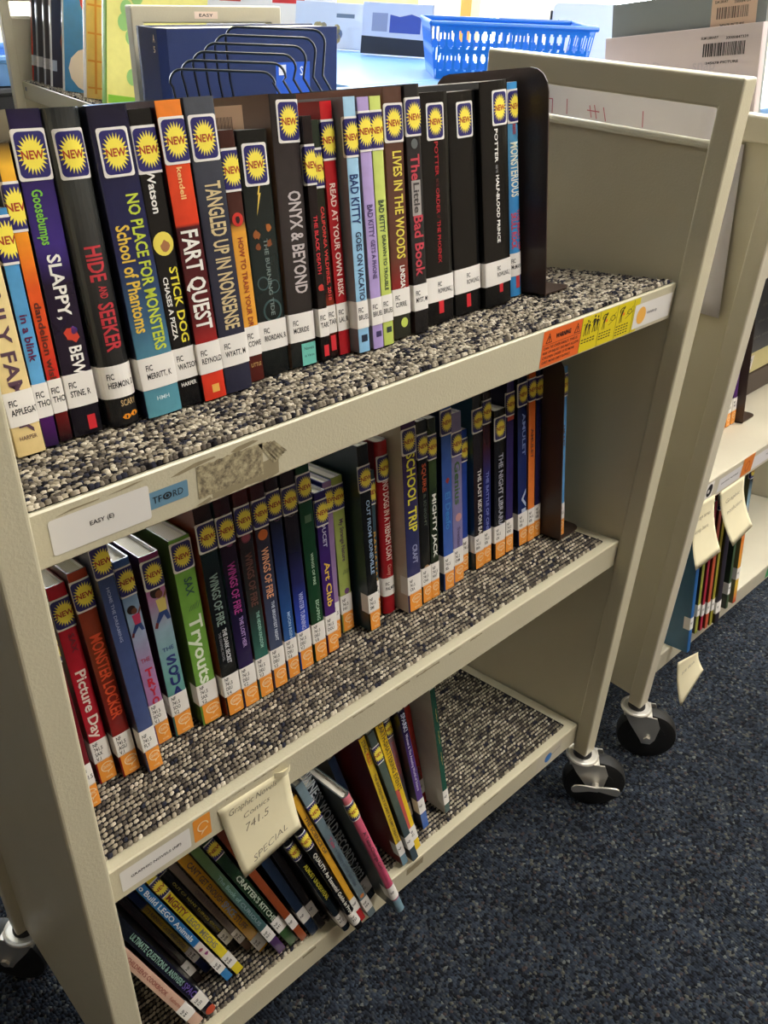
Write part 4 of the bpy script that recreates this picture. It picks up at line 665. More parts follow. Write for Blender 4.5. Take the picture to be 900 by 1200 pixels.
# ------------------------------------------------------------------ books of the main cart
MID = {'t': ('new books on the top shelf of the front cart', .15), 'm': ('new graphic novels on the middle shelf of the front cart', .15), 'b': ('leaning books on the bottom shelf of the front cart', .19),
       'c': ('leaning books on the bottom shelf of the front cart', .19), 'd': ('leaning books on the bottom shelf of the front cart', .19)}
for rowi, rows in enumerate(ROWS):
    for key, x, d, lean, t, h in rows:
        label, cover, side, texts, o = SPEC[key]
        grp, w = MID[key[0]]
        make_book(shelf_mat(x, d, ZS[rowi], math.radians(lean), t, o.get('h0', .0056)), label, t, h, cover, side, texts, st=o.get('st'), so=o.get('so', 0),
                  call=o.get('call'), lo=o.get('lo', .0235 if rowi == 1 else .021), gn=o.get('gn', 0), hor=o.get('hor', ()), shapes=o.get('shapes', ()),
                  rnd=o.get('round', .10), w=o.get('wc', w), group=grp, co=o.get('co'), barcode=o.get('barcode', 0), rd=o.get('rd'), lh=.0235 if rowi < 2 else .026)

# ------------------------------------------------------------------ bookends
def bookend(label, M4, hgt, dep, foot=.062, footd=.05):
    r = thing('bookend', label, 'bookend', M4, 'dark brown metal bookends')
    bm = bmesh.new(); prism(bm, rrect(0, dep, -.02, hgt, .022), 0, 0, .0013)
    geom = bm.verts[:]+bm.edges[:]+bm.faces[:]
    bmesh.ops.bisect_plane(bm, geom=geom, plane_co=(0, 0, 0.0), plane_no=(0, 0, 1), clear_outer=False, clear_inner=True)
    bmesh.ops.holes_fill(bm, edges=[e for e in bm.edges if e.is_boundary])
    link('upright_plate', bm_mesh('upright_plate', bm, BROWNSTEEL), r)
    bm = bmesh.new(); rr_ = rrect(-.03, foot, .002, .002+footd, .014); prism(bm, [(max(.0, a), b) for a, b in rr_], 2, 0, .0012)
    bmesh.ops.remove_doubles(bm, verts=bm.verts, dist=.00005)
    link('foot_plate', bm_mesh('foot_plate', bm, BROWNSTEEL), r)
    return r
bookend('tall dark brown metal bookend on the top shelf, right of the bright blue book', shelf_mat(.5965, .071, ZS[0]), .2155, .150, .052, .040)
bookend('dark brown metal bookend on the middle carpeted shelf, among the last narrow books', shelf_mat(.6806, .052, ZS[1]), .248, .150, .050, .060)
bookend('dark brown metal bookend on the bottom shelf, right of the whitish cover', shelf_mat(.4835, .100, ZS[2]), .13, .10, .060, .055)

# ------------------------------------------------------------------ notes taped to the shelf lips
def note(label, corners, lines, curl, M4=None, y0=-.0012, group=None, seed=3, sweep=0, th=.0003):
    """paper hung from its top edge; corners TL, TR, BR, BL in (x, z)"""
    TL, TR, BR, BL = corners
    def sf(u, v):
        x = (TL[0]*(1-u)+TR[0]*u)*(1-v)+(BL[0]*(1-u)+BR[0]*u)*v; z = (TL[1]*(1-u)+TR[1]*u)*(1-v)+(BL[1]*(1-u)+BR[1]*u)*v
        y = y0-curl*v*v-sweep*v*(4*u*(1-u))
        return x, y, z
    r = thing('paper_note', label, 'paper note', M4 if M4 is not None else Matrix.Translation((0, 0, Z0)), group)
    nu, nv = 10, 12; V = []; F_ = []
    for k in (0, th):
        for j in range(nv+1):
            for i in range(nu+1):
                x, y, z = sf(i/nu, j/nv); V.append((x, y+k, z))
    q = (nu+1)*(nv+1)
    for j in range(nv):
        for i in range(nu):
            a = j*(nu+1)+i; F_.append((a, a+nu+1, a+nu+2, a+1)); F_.append((q+a, q+a+1, q+a+nu+2, q+a+nu+1))
    for i in range(nu): F_.append((i, i+1, q+i+1, q+i)); a = nv*(nu+1)+i; F_.append((a+1, a, q+a, q+a+1))
    for j in range(nv): a = j*(nu+1); F_.append((a+nu+1, a, q+a, q+a+nu+1)); a += nu; F_.append((a, a+nu+1, q+a+nu+1, q+a))
    link('paper_sheet', meshify('paper_sheet', V, F_, [NOTE], None, True), r)
    if lines:
        A = Flat(); pen = pmat('pencil_grey', (120, 112, 98), .7)
        for s, u0, v0, u1, hgt, slope in lines:
            vs, fs, x0, x1 = glyphs(s, -.012); k = (u1-u0)/(x1-x0); qq = hgt/CAP
            A.tris([(u0+(x-x0)*k+y*qq*.35, v0-slope*(x-x0)*k-y*qq) for x, y in vs], fs, pen, 0)
        A.lay('handwriting', lambda s, z, l: (lambda p: (p[0], p[1]-.0004, p[2]))(sf(s, z)), [i/10 for i in range(1, 10)], r)
    return r
note('cream paper note with handwriting hanging from the middle shelf edge of the front cart', ((.110, .3330), (.1875, .3300), (.193, .2500), (.1245, .2350)),
     [('Graphic Novels', .10, .17, .80, .085, .02), ('Comics', .27, .32, .66, .07, .03), ('741.5', .24, .50, .60, .10, .05), ('SPECIAL', .20, .92, .80, .08, .10)], .012, sweep=0)
# curled tape at its top corner
tp = bpy.data.objects['paper_note']
bm = bmesh.new(); pts = [(.172+.017*i/8, -.0016-.004*math.sin(math.pi*i/8*.9)) for i in range(9)]
prism(bm, pts+[(a, b-.0004) for a, b in pts[::-1]], 2, .3275, .3345); link('tape_strip', bm_mesh('tape_strip', bm, NOTE, True), tp)

# ------------------------------------------------------------------ second cart, to the right
CX = .917
cart_b = make_cart('second putty-coloured book cart right of the front one, with bare metal shelves', Matrix.Translation((CX, 0, Z0)), STEEL_W, carpet=False, rail=False, casters=(-.95, 2.2, .4, 2.6))
def relx(v): return v-CX
F = Flat(); F.poly(rrect(relx(.94), relx(.995), .3095, .3375, .001), WHITE, 0); F.poly(rrect(relx(.944), relx(.972), .3100, .3370, .001), ink((120, 180, 205)), 1)
F.disc(relx(.984), .3235, .0085, .011, BLACK, 1); F.disc(relx(.981), .3225, .003, .0035, WHITE, 2)
F.lay('label_card', plane_fn(0), (), cart_b)['label'] = 'blue and white card with a black mark'
F = Flat(); F.poly(rrect(relx(1.012), relx(1.33), .3080, .3320, .001), pmat('card_grey_white', (226, 222, 222), .5), 0)
F.across('GRAPHIC NOVELS', relx(1.02), .3195, .0026, BLACK, 1, width=.055); F.across('NONFICTION', relx(1.17), .3195, .0026, BLACK, 1, width=.035)
F.lay('label_card', plane_fn(0), (), cart_b)['label'] = 'long white card with small print'
F = Flat(); F.poly([(relx(1.085), .3080), (relx(1.122), .3080), (relx(1.122), .3412), (relx(1.085), .3412)], ink((226, 130, 44)), 0)
F.ring(relx(1.1035), .3225, .008, .010, .72, ink((200, 90, 20)), 1); F.lay('genre_sticker', plane_fn(0, .0006), (), cart_b)['label'] = 'orange sticker folded over the shelf edge'
F = Flat(); F.poly(rrect(relx(1.375), relx(1.43), -.034, -.008, .001), ink((60, 160, 90)), 0); F.lay('label_card', plane_fn(0), (), cart_b)['label'] = 'green card'
# white sheets taped to the outside of its left end
def hung_sheet(label, y0, y1, z0, z1, x, marks=False, skew=0, group=None):
    r = thing('paper_sheet', label, 'paper sheet', Matrix.Translation((x, 0, Z0)), group)
    V = []; F_ = []; nu, nv = 10, 10
    for k in (0, .0004):
        for j in range(nv+1):
            for i in range(nu+1):
                u, v = i/nu, j/nv
                V.append((k-.0012*math.sin(u*5+v*3)-.002*(1-v)**2*0, y0+(y1-y0)*u+skew*(1-v), z0+(z1-z0)*v))
    q = (nu+1)*(nv+1)
    for j in range(nv):
        for i in range(nu):
            a = j*(nu+1)+i; F_.append((a, a+1, a+nu+2, a+nu+1)); F_.append((q+a, q+a+nu+1, q+a+nu+2, q+a+1))
    for i in range(nu): F_.append((i+1, i, q+i, q+i+1)); a = nv*(nu+1)+i; F_.append((a, a+1, q+a+1, q+a))
    for j in range(nv): a = j*(nu+1); F_.append((a, a+nu+1, q+a+nu+1, q+a)); a += nu; F_.append((a+nu+1, a, q+a, q+a+nu+1))
    link('sheet_of_paper', meshify('sheet_of_paper', V, F_, [pmat('lilac_white_paper', (222, 216, 220), .8)], None, True), r)
    if marks:
        A = Flat(); pk = ink((190, 100, 120), 60/100)
        for a, b in (((.318, .8265), (.302, .8275)), ((.302, .8275), (.300, .8105)), ((.279, .830), (.2765, .812)), ((.243, .8265), (.238, .8125)), ((.236, .8275), (.230, .8120)), ((.246, .8205), (.227, .8205)), ((.222, .8265), (.216, .811)), ((.165, .829), (.162, .811))):
            A.line((-a[0], a[1]), (-b[0], b[1]), .0013, pk, 0)
        A.lay('pen_marks', lambda s, z, l: (-.0022, -s, z), (), r)
    return r
hung_sheet('large white paper sheet hanging down the outside of the second cart', .036, .255, .606, .8080, .8965, skew=-.022)
hung_sheet('white paper with pink pen strokes behind the gap in the front cart end', .062, .345, .775, .862, .882, marks=True)
# big flat picture books standing on its top shelf, covers facing the front cart
def flat_book(name, label, M4, w, h, t, col, bar=None, ghost=False, group=None, pages=True):
    r = thing(name, label, 'book', M4, group)
    bm = bmesh.new(); box(bm, -t/2, -t/2+.0025, 0, w, 0, h, 0, .0006); box(bm, t/2-.0025, t/2, 0, w, 0, h, 0, .0006); box(bm, -t/2+.002, t/2-.002, -.0002, .002, 0, h, 0)
    link('cover', bm_mesh('cover', bm, mottled('board_%d%d%d' % col, col, .04, 20, .4, coat=.3)), r)
    bm = bmesh.new(); box(bm, -t/2+.0027, t/2-.0027, .0025, w-.004, .003, h-.004); link('page_block', bm_mesh('page_block', bm, PAGES), r)
    if bar:
        y0, z0, bw, bh, bg = bar; A = Flat()
        if bg: A.poly([(-y0-.008, z0-.022), (-y0-.008, z0+bh+.012), (-y0+bw+.008, z0+bh+.012), (-y0+bw+.008, z0-.022)][::-1], ink(bg), 0)
        x = 0; rr = random.Random(5)
        while x < bw-.002:
            k = rr.choice((.0008, .0012, .0018)); A.line((-y0+x, z0), (-y0+x, z0+bh), k, BLACK if bg is None else ink((120, 100, 90)), 1); x += k+rr.choice((.0008, .0012))
        A.across('ELM LIBRARY', -y0-.004, z0+bh+.0045, .0028, BLACK, 1, width=bw*.4); A.across('33000847339', -y0+bw*.5, z0+bh+.003, .0028, BLACK, 1, width=bw*.5)
        A.across('345678 PICTURE', -y0+.004, z0-.008, .0026, BLACK, 1, width=bw*.75)
        A.lay('barcode_label', lambda s, z, l: (-t/2-.0003-.0001*l, -s, z), (), r)
    if ghost:
        A = Flat(); gm = pmat('faint_letter_print', (214, 202, 204), .5); rr = random.Random(9)
        for i, s in enumerate(('WORLD', 'quack', 'ico', 'snap', 'um!', 'ah', 'blip', 'tick')):
            A.across(s, -w+.02+.035*i, h-.045-.03*(i % 3), .013, gm, 0, cond=.9)
        A.lay('printed_letters', lambda s, z, l: (-t/2-.0002, -s, z), (), r)
    return r
SB = lambda x, d: Matrix.Translation((x, 0, Z0+ZS[0])) @ Matrix.Rotation(-SL, 4, 'X') @ Matrix.Translation((0, d, .0012))
flat_book('picture_book', 'pale pink-white picture book with a black barcode on the second cart', SB(.944, .030), .208, .250, .012, (228, 214, 214), (.070, .219, .054, .014, None), True)
flat_book('picture_book', 'grey picture book with a cream barcode label behind the pale pink-white one', SB(.962, .036), .205, .288, .012, (150, 158, 156), (.060, .258, .040, .012, (236, 206, 178)))

# books low on the second cart
LB = [
 ('book', 'blue plastic-covered book with pale stripe, leftmost on the bottom shelf of the second cart', 1.012, -.030, .010, .27, (40, 96, 160), (50, 100, 130), dict(call=['NF'], lo=.045)),
 ('book', 'dark-covered book with a yellow-green spine on the bottom shelf of the second cart', 1.070, -.012, .009, .25, (150, 150, 60), (38, 34, 30), dict(call=['NF'], lo=.035)),
 ('book', 'thin crimson book on the bottom shelf of the second cart', 1.083, -.014, .008, .25, (170, 40, 60), (90, 30, 40), dict(call=['NF'], lo=.03)),
 ('book', 'thin orange-red book on the bottom shelf of the second cart', 1.096, -.017, .010, .28, (190, 84, 50), (120, 60, 40), dict(call=['NF'], lo=.03, st=.02)),
 ('book', 'narrow olive-yellow book on the bottom shelf of the second cart', 1.110, -.018, .009, .27, (160, 150, 50), (90, 90, 50), dict(call=['NF'], lo=.03)),
 ('book', 'wide black-purple book on the bottom shelf of the second cart', 1.124, -.022, .016, .27, (34, 24, 34), (24, 20, 24), dict(call=['NF'], lo=.02)),
 ('book', 'dark green book with a white band on the bottom shelf of the second cart', 1.176, -.014, .008, .275, (60, 80, 50), (40, 52, 40), dict(call=['NF'], lo=.03)),
 ('book', 'orange and yellow book with a patterned top on the bottom shelf of the second cart', 1.203, -.015, .012, .29, [(0, (200, 60, 50)), (.12, (230, 190, 70)), (.45, (226, 130, 50)), (.7, (150, 180, 190)), (.85, (40, 50, 60)), (1, (220, 210, 90))], (120, 120, 80), dict(call=['NF'], lo=.05, st=.012)),
]
for nm, lab, x, d, t, h, c1, c2, o in LB:
    make_book(shelf_mat(x, d, ZS[2], math.radians(1.0), t, .0012), lab, t, h, c1, c2, group='books on the bottom shelf of the second cart', w=.18, **o)
for i, (x, d, c1, lab) in enumerate(((1.176, .083, (90, 60, 120), 'left of three narrow books with orange stickers on the second cart'), (1.193, .083, (60, 40, 80), 'middle of three narrow books with orange stickers on the second cart'), (1.210, .083, (84, 44, 110), 'right of three narrow books with orange stickers on the second cart'))):
    make_book(shelf_mat(x, d, ZS[1], 0, .0135, .0012), lab, .0135, .20, c1, (60, 50, 70), group='books on the middle shelf of the second cart', st=.01, call=['NF', '741.5'], lo=.0235, gn=1)
bookend('dark brown bookend on the bare middle shelf of the second cart', shelf_mat(1.2195, .070, ZS[1], 0, 0, .0012), .20, .13, .055, .055)
# face-out book at the back of the middle shelf, on a dark ledge
lg = thing('book_ledge', 'long dark brown ledge at the back of the middle shelf of the second cart', 'ledge', Matrix.Translation((0, 0, Z0)))
bm = bmesh.new(); box(bm, 1.285, 1.62, .128, .160, .3245, .370, 0, .002); link('ledge_bar', bm_mesh('ledge_bar', bm, BROWNSTEEL), lg)
fb = thing('book', 'dark face-out book with a pale yellow barcode strip at the back of the second cart', 'book', Matrix.Translation((0, 0, Z0)))
bm = bmesh.new(); box(bm, 1.29, 1.54, .131, .152, .3705, .60, 0, .001); link('cover', bm_mesh('cover', bm, mottled('night_photo_cover', (34, 40, 60), .6, 30, .35)), fb)
F = Flat(); F.poly([(1.291, .371), (1.539, .371), (1.539, .412), (1.291, .412)], ink((206, 196, 140)), 0); F.poly([(1.31, .378), (1.345, .378), (1.345, .406), (1.31, .406)], WHITE, 1)
for i in range(14): F.line((1.315+i*.0018, .383), (1.315+i*.0018, .400), .001, ink((70, 80, 110)), 2)
for i in range(5): F.across('the story of the night', 1.32, .44+i*.03, .006, ink((110, 110, 110)), 1, width=.17)
F.lay('barcode_strip', plane_fn(.131), (), fb)
# notes on the second cart
note('left one of two cream notes on the middle shelf edge of the second cart', ((.950, .312), (1.008, .308), (1.030, .205), (.952, .205)), [('Manga series', .1, .3, .8, .07, 0), ('keep here', .1, .5, .7, .07, 0)], .025, group='notes on the second cart')
note('right one of two cream notes on the middle shelf edge of the second cart', ((1.024, .305), (1.104, .305), (1.125, .215), (1.066, .200)), [('Graphic', .2, .3, .8, .07, 0), ('nonfiction', .2, .5, .85, .07, 0)], .028, group='notes on the second cart')
note('cream note hanging below the bottom shelf of the second cart, near its caster', ((.968, .012), (1.045, -.010), (1.052, -.045), (.998, -.098)), [('see desk', .2, .4, .8, .1, 0)], .015, group='notes on the second cart', y0=-.034)

# ------------------------------------------------------------------ third cart, behind left
th = math.atan2(-.996, -.092)
M3 = Matrix.Translation((.866, 1.950, Z0)) @ Matrix.Rotation(th, 4, 'Z')
cart_c = make_cart('third putty-coloured book cart behind on the left, loaded with tall picture books', M3, STEEL, casters=(2.6, 2.4, 3.6, 3.8))
F = Flat(); F.poly([(.014, .6650), (.026, .6650), (.026, .6740), (.014, .6740)], ink((110, 120, 140)), 0); F.lay('label_card', plane_fn(0), (), cart_c)['label'] = 'small grey-blue label'
F = Flat(); F.poly(rrect(.06, .17, -.889, -.850, .001), ink((250, 225, 200)), 0)
P3 = [
 ('tall thin book with a red lower spine, leftmost on the third cart', .022, .012, .27, [(0, (200, 40, 30)), (.35, (205, 60, 40)), (.5, (210, 150, 130)), (1, (150, 170, 190))], (110, 110, 112)),
 ('tall grey book with a white edge beside the red-spined one on the third cart', .058, .014, .29, (130, 140, 150), (96, 92, 92)),
 ('tall grey-brown book with a white band beside the grey one on the third cart', .108, .013, .29, (150, 150, 150), (112, 106, 104)),
 ('dark brown-covered picture book with an orange figure on the third cart', .152, .015, .29, (225, 222, 214), (92, 78, 76)),
 ('white-edged picture book with a bright blue and red cover on the third cart', .232, .014, .29, [(0, (220, 215, 205)), (1, (190, 210, 220))], (70, 150, 220)),
 ('cream picture book with orange checked cover on the third cart', .362, .018, .30, (240, 232, 218), (240, 205, 130)),
 ('tall picture book with a lime green spine and pale yellow cover on the third cart', .470, .026, .34, (140, 205, 60), (238, 232, 140)),
]
for i, (lab, u, t, h, c1, c2) in enumerate(P3):
    Mb = M3 @ Matrix.Translation((u, 0, .6858)) @ Matrix.Rotation(-SL, 4, 'X') @ Matrix.Translation((0, .02, .0056+abs(t/2*math.sin(.03)))) @ Matrix.Rotation(-.03, 4, 'Y')
    r = make_book(Mb, lab, t, h, c1, c2, group='picture books on the third cart', w=.235, call=['E', 'A'] if i < 4 else None, lo=.035)
    A = Flat(); q = t/2+.0003
    def S_(y, z, w_, hh, col, sh='r'):
        if sh == 'r': A.poly([(y, z), (y+w_, z), (y+w_, z+hh), (y, z+hh)], ink(col), 0)
        else: A.disc(y, z, w_, hh, ink(col), 1, 14)
    if i == 3: S_(.07, .10, .05, .05, (190, 110, 70), 'd'); S_(.08, .05, .05, .03, (120, 60, 70), 'd')
    if i == 4: S_(.06, .20, .022, .035, (215, 70, 60), 'd'); S_(.10, .12, .03, .02, (190, 50, 40), 'd'); S_(.07, .05, .06, .05, (246, 240, 235), 'd')
    if i == 5:
        for k in range(5): S_(.02+.042*k, .01, .005, .28, (232, 160, 80)); S_(.004, .02+.055*k, .22, .004, (232, 160, 80))
        S_(.13, .16, .03, .03, (40, 110, 80), 'd'); S_(.12, .145, .018, .016, (215, 80, 50), 'd')
    if i == 6:
        A.poly([(.004, .004), (.23, .004), (.23, .02), (.004, .02)], ink((140, 205, 60)), 0)
        for k in range(9): S_(.06+.022*math.sin(k*1.1), .06+.026*k, .014, .017, (150, 200, 120), 'd')
        S_(.05, .285, .025, .018, (110, 160, 220), 'd'); S_(.09, .06, .03, .03, (240, 180, 100), 'd'); S_(.13, .05, .03, .02, (230, 160, 80), 'd')
    if A.v: A.lay('cover_picture', lambda s, z, l, q=q: (q+.0002*l, s, z), (), r)
# framed picture display right of the third cart's end is the end frame itself; its label
F = Flat(); F.poly([(.105, .868), (.155, .868), (.155, .880), (.105, .880)], ink((250, 226, 206)), 0); F.across('EASY', .115, .8715, .005, BLACK, 1, width=.03)
F.lay('label_card', lambda s, z, l: (Wc+WP+.0004+.0002*l, s, z), (), cart_c)['label'] = 'cream label on the end rail'

# ------------------------------------------------------------------ blue tables with things on them
ZT = .74+Z0
BLUE = mottled('pale_blue_laminate', (98, 148, 205), .03, 3, .28)
def table(label, x0, x1, y0, y1):
    r = thing('library_table', label, 'table', Matrix.Translation((0, 0, 0)), None)
    bm = bmesh.new(); box(bm, x0, x1, y0, y1, ZT-.03, ZT, 0, .004); link('tabletop', bm_mesh('tabletop', bm, BLUE), r)
    for sx in (x0+.05, x1-.05):
        for sy in (y0+.05, y1-.05):
            bm = bmesh.new(); cyl(bm, (sx, sy, 0), (sx, sy, ZT-.03), .022, seg=16); link('leg', bm_mesh('leg', bm, STEEL, True), r)
    bm = bmesh.new(); box(bm, x0+.04, x1-.04, y0+.04, y1-.04, ZT-.085, ZT-.03); link('apron', bm_mesh('apron', bm, STEEL), r)
table('pale blue laminate table under the wire rack and the blue basket', .62, 2.42, .45, 1.128)
table('pale blue laminate table further back, with the two face-out books on it', 1.26, 2.42, 1.13, 2.15)
# big navy book
r = thing('book', 'very large navy blue book standing by the black wire rack on the blue table', 'book', Matrix.Translation((.752, 1.040, ZT)) @ Matrix.Rotation(.01, 4, 'Z'))
NV = mottled('navy_cloth_board', (24, 38, 82), .08, 60, .5, .3, 600)
bm = bmesh.new(); box(bm, 0, .392, 0, .004, 0, .122, 0, .0012); box(bm, -.012, .392, .076, .080, 0, .122, 0, .0012); prism(bm, [(0, 0), (-.014, .010), (-.014, .070), (-.012, .080), (-.004, .080), (-.006, .04), (.004, .002)], 2, 0, .122)
link('cover', bm_mesh('cover', bm, NV), r)
bm = bmesh.new(); box(bm, -.004, .386, .0045, .0755, .003, .1195); link('page_block', bm_mesh('page_block', bm, PAGES), r)
A = Flat(); A.poly([(.235, .0), (.320, .0), (.320, .062), (.235, .062)], ink((40, 90, 190)), 0); A.poly([(.242, .04), (.26, .04), (.26, .058), (.242, .058)], WHITE, 1); A.across('S', .295, .038, .016, WHITE, 1)
A.lay('blue_label', plane_fn(0), (), r)
A = Flat(); A.across('A', 0, .100, .012, CREAM, 1, width=.007); A.across('5', 0, .084, .010, CREAM, 1, width=.006); A.lay('spine_mark', lambda s, z, l: (-.0145, .024-s, z), (), r)
# wire rack
WIRE = pmat('black_wire', (22, 22, 26), .35, .3)
r = thing('wire_rack', 'black wire file rack with stepped dividers in front of the large navy book', 'rack', Matrix.Translation((.868, .884, ZT)) @ Matrix.Rotation(-.70, 4, 'Z'))
for k in range(6):
    y = -.024*(5-k); hgt = .131-.011*(5-k); wd = .084; ox = -.016*(5-k)
    bm = bmesh.new(); rc = .02
    pts = [(-wd+.012, y, .003), (-wd+.004, y, .05)] + [(-wd+rc-rc*math.cos(a), y, hgt-rc+rc*math.sin(a)) for a in [math.pi/2*i/5 for i in range(6)]] + [(wd-rc+rc*math.sin(a), y, hgt-rc+rc*math.cos(a)) for a in [math.pi/2*i/5 for i in range(6)]] + [(wd-.004, y, .062), (wd+.026, y-.004, .016), (wd+.032, y-.004, .003)]
    pts = [(a+ox, b, c) for a, b, c in pts]; tube(bm, pts, .0021, 6); o = link('divider', bm_mesh('divider', bm, WIRE, True), r)
for sx in (-.073, 0, .104):
    bm = bmesh.new(); tube(bm, [(sx+.008, .01, .003), (sx-.112, -.134, .003)], .0022, 6); link('base_wire', bm_mesh('base_wire', bm, WIRE, True), r)
# basket
def basket():
    r = thing('plastic_basket', 'bright blue plastic basket with slotted sides on the blue table', 'basket', Matrix.Translation((1.551, 1.150, ZT+.0005)) @ Matrix.Rotation(-.70, 4, 'Z'))
    Lx, Ly, Hh, fl = .36, .22, .118, .018
    bl = pmat('blue_basket_plastic', (14, 112, 200), .4, 0, .1)
    def wall(P0, P1, out):
        # P0,P1 base corners; wall leans outwards by fl; slots cut as grid
        P0, P1, out = Vector(P0), Vector(P1), Vector(out); Ln = (P1-P0).length; u = (P1-P0)/Ln
        bm = bmesh.new(); ncol = int(Ln/.020); rows = [(.0, .018, 0), (.018, .056, 1), (.056, .066, 0), (.066, .104, 1), (.104, Hh, 0)]
        def pt(a, z, k): return P0+u*a+out*(fl*z/Hh+k)+Vector((0, 0, z))
        def quad(a0, a1, z0, z1):
            c = [pt(a0, z0, 0), pt(a1, z0, 0), pt(a1, z1, 0), pt(a0, z1, 0)]; d = [pt(a0, z0, .0022), pt(a1, z0, .0022), pt(a1, z1, .0022), pt(a0, z1, .0022)]
            A_ = [bm.verts.new(v) for v in c]; D_ = [bm.verts.new(v) for v in d]
            bm.faces.new(A_[::-1]); bm.faces.new(D_)
            for i in range(4): bm.faces.new((A_[i], A_[(i+1) % 4], D_[(i+1) % 4], D_[i]))
        for z0, z1, sl in rows:
            if not sl: quad(0, Ln, z0, z1); continue
            cw = Ln/ncol
            for i in range(ncol):
                a = i*cw; quad(a, a+cw*.16, z0, z1); quad(a+cw*.84, a+cw, z0, z1)
                for (zz0, zz1) in ((z0, z0+.005), (z1-.005, z1)):
                    quad(a+cw*.16, a+cw*.34, zz0, zz1); quad(a+cw*.66, a+cw*.84, zz0, zz1)
        return bm
    for P0, P1, out in (((0, 0, 0), (Lx, 0, 0), (0, -1, 0)), ((Lx, 0, 0), (Lx, Ly, 0), (1, 0, 0)), ((Lx, Ly, 0), (0, Ly, 0), (0, 1, 0)), ((0, Ly, 0), (0, 0, 0), (-1, 0, 0))):
        link('slotted_side', bm_mesh('slotted_side', wall(P0, P1, out), bl), r)
    bm = bmesh.new(); box(bm, 0, Lx, 0, Ly, 0, .002); link('base', bm_mesh('base', bm, bl), r)
    bm = bmesh.new(); e = fl; tube(bm, [(-e, -e, Hh), (Lx+e, -e, Hh), (Lx+e, Ly+e, Hh), (-e, Ly+e, Hh), (-e, -e, Hh)], .006, 8); link('rim', bm_mesh('rim', bm, bl, True), r)
basket()
wb = thing('white_board', 'white board with rounded corners and a small hole, right of the blue basket', 'board', Matrix.Translation((2.09, 1.225, ZT)) @ Matrix.Rotation(-.80, 4, 'Z'))
bm = bmesh.new(); prism(bm, rrect(0, .188, 0, .160, .015), 1, 0, .012); link('panel', bm_mesh('panel', bm, pmat('glossy_white_board', (238, 238, 240), .35)), wb)
bm = bmesh.new(); cyl(bm, (.018, -.0006, .115), (.018, .0002, .115), .0035, seg=14); link('hole', bm_mesh('hole', bm, BLACK), wb)
bm = bmesh.new(); prism(bm, rrect(-.006, -.0005, .0, .140, .002), 1, .001, .011); link('dark_edge', bm_mesh('dark_edge', bm, BLACK), wb)
# face-out display books
def display(label, x, y, rz, w, h, kind):
    r = thing('picture_book', label, 'book', Matrix.Translation((x, y, ZT+.004)) @ Matrix.Rotation(rz, 4, 'Z') @ Matrix.Rotation(-.18, 4, 'X'), 'face-out books on the blue table')
    t = .014; bm = bmesh.new(); box(bm, 0, w, 0, .0025, 0, h, 0, .0008); box(bm, 0, w, t-.0025, t, 0, h, 0, .0008)
    link('cover', bm_mesh('cover', bm, mottled('display_cover_'+kind, (214, 218, 226) if kind == 'a' else (206, 214, 232), .05, 20, .35)), r)
    bm = bmesh.new(); box(bm, w-.003, w, 0, t, 0, h); link('spine', bm_mesh('spine', bm, ink((190, 50, 50)) if kind == 'a' else ink((60, 60, 70))), r)
    bm = bmesh.new(); box(bm, .003, w-.0035, .0027, t-.0027, .002, h-.003); link('page_block', bm_mesh('page_block', bm, PAGES), r)
    A = Flat(); rr = random.Random(4)
    if kind == 'a':
        for i in range(16): A.disc(.05+rr.random()*.12, .02+rr.random()*.04, .012, .014, ink(rr.choice(((150, 136, 110), (120, 120, 120), (180, 160, 110), (110, 124, 150)))), 0+(i % 2), 9)
        A.poly([(.14, .085), (.20, .085), (.20, .096), (.14, .096)], ink((110, 124, 140)), 1)
    else:
        A.poly([(.0, .0), (w, 0), (w, .042), (0, .047)], ink((44, 50, 62)), 0); A.poly([(.085, .058), (.18, .058), (.18, .100), (.15, .108), (.115, .100), (.085, .105)], ink((70, 90, 170)), 1); A.poly([(.03, .06), (.078, .06), (.078, .108), (.03, .108)], ink((150, 160, 190)), 1)
    A.lay('cover_picture', plane_fn(0), (), r)
    return r
display('face-out book with a red spine edge at the back of the blue table', 1.775, 1.985, -1.12, .235, .125, 'a')
display('face-out book with a blue picture over a dark band on the blue table', 1.815, 1.715, -1.05, .215, .135, 'b')
# ------------------------------------------------------------------ room
def struct(name, me):
    o = link(name, me); o['kind'] = 'structure'; return o
fm = pmat('navy_flecked_floor_carpet', (40, 44, 56), .95, spec=.1)
tc = N(fm, 'ShaderNodeTexCoord'); mp = N(fm, 'ShaderNodeMapping'); L(fm, tc.outputs['Object'], mp.inputs[0])
vo = N(fm, 'ShaderNodeTexVoronoi'); vo.inputs['Scale'].default_value = 240; vo.inputs['Randomness'].default_value = .75; L(fm, mp.outputs[0], vo.inputs['Vector'])
rp = N(fm, 'ShaderNodeValToRGB'); rp.color_ramp.interpolation = 'CONSTANT'; e = rp.color_ramp.elements
cc = [(0, (22, 24, 29)), (.28, (36, 41, 50)), (.55, (48, 55, 65)), (.78, (56, 60, 64)), (.90, (78, 78, 72)), (.95, (62, 54, 54)), (.98, (90, 94, 92))]
e[0].position = 0; e[0].color = lin(cc[0][1]); e[1].position = cc[1][0]; e[1].color = lin(cc[1][1])
for p, c in cc[2:]:
    q = e.new(p); q.color = lin(c)
sx = N(fm, 'ShaderNodeSeparateColor'); L(fm, vo.outputs['Color'], sx.inputs[0]); L(fm, sx.outputs[0], rp.inputs[0])
nz = N(fm, 'ShaderNodeTexNoise'); nz.inputs['Scale'].default_value = 14; nz.inputs['Detail'].default_value = 3; L(fm, tc.outputs['Object'], nz.inputs['Vector'])
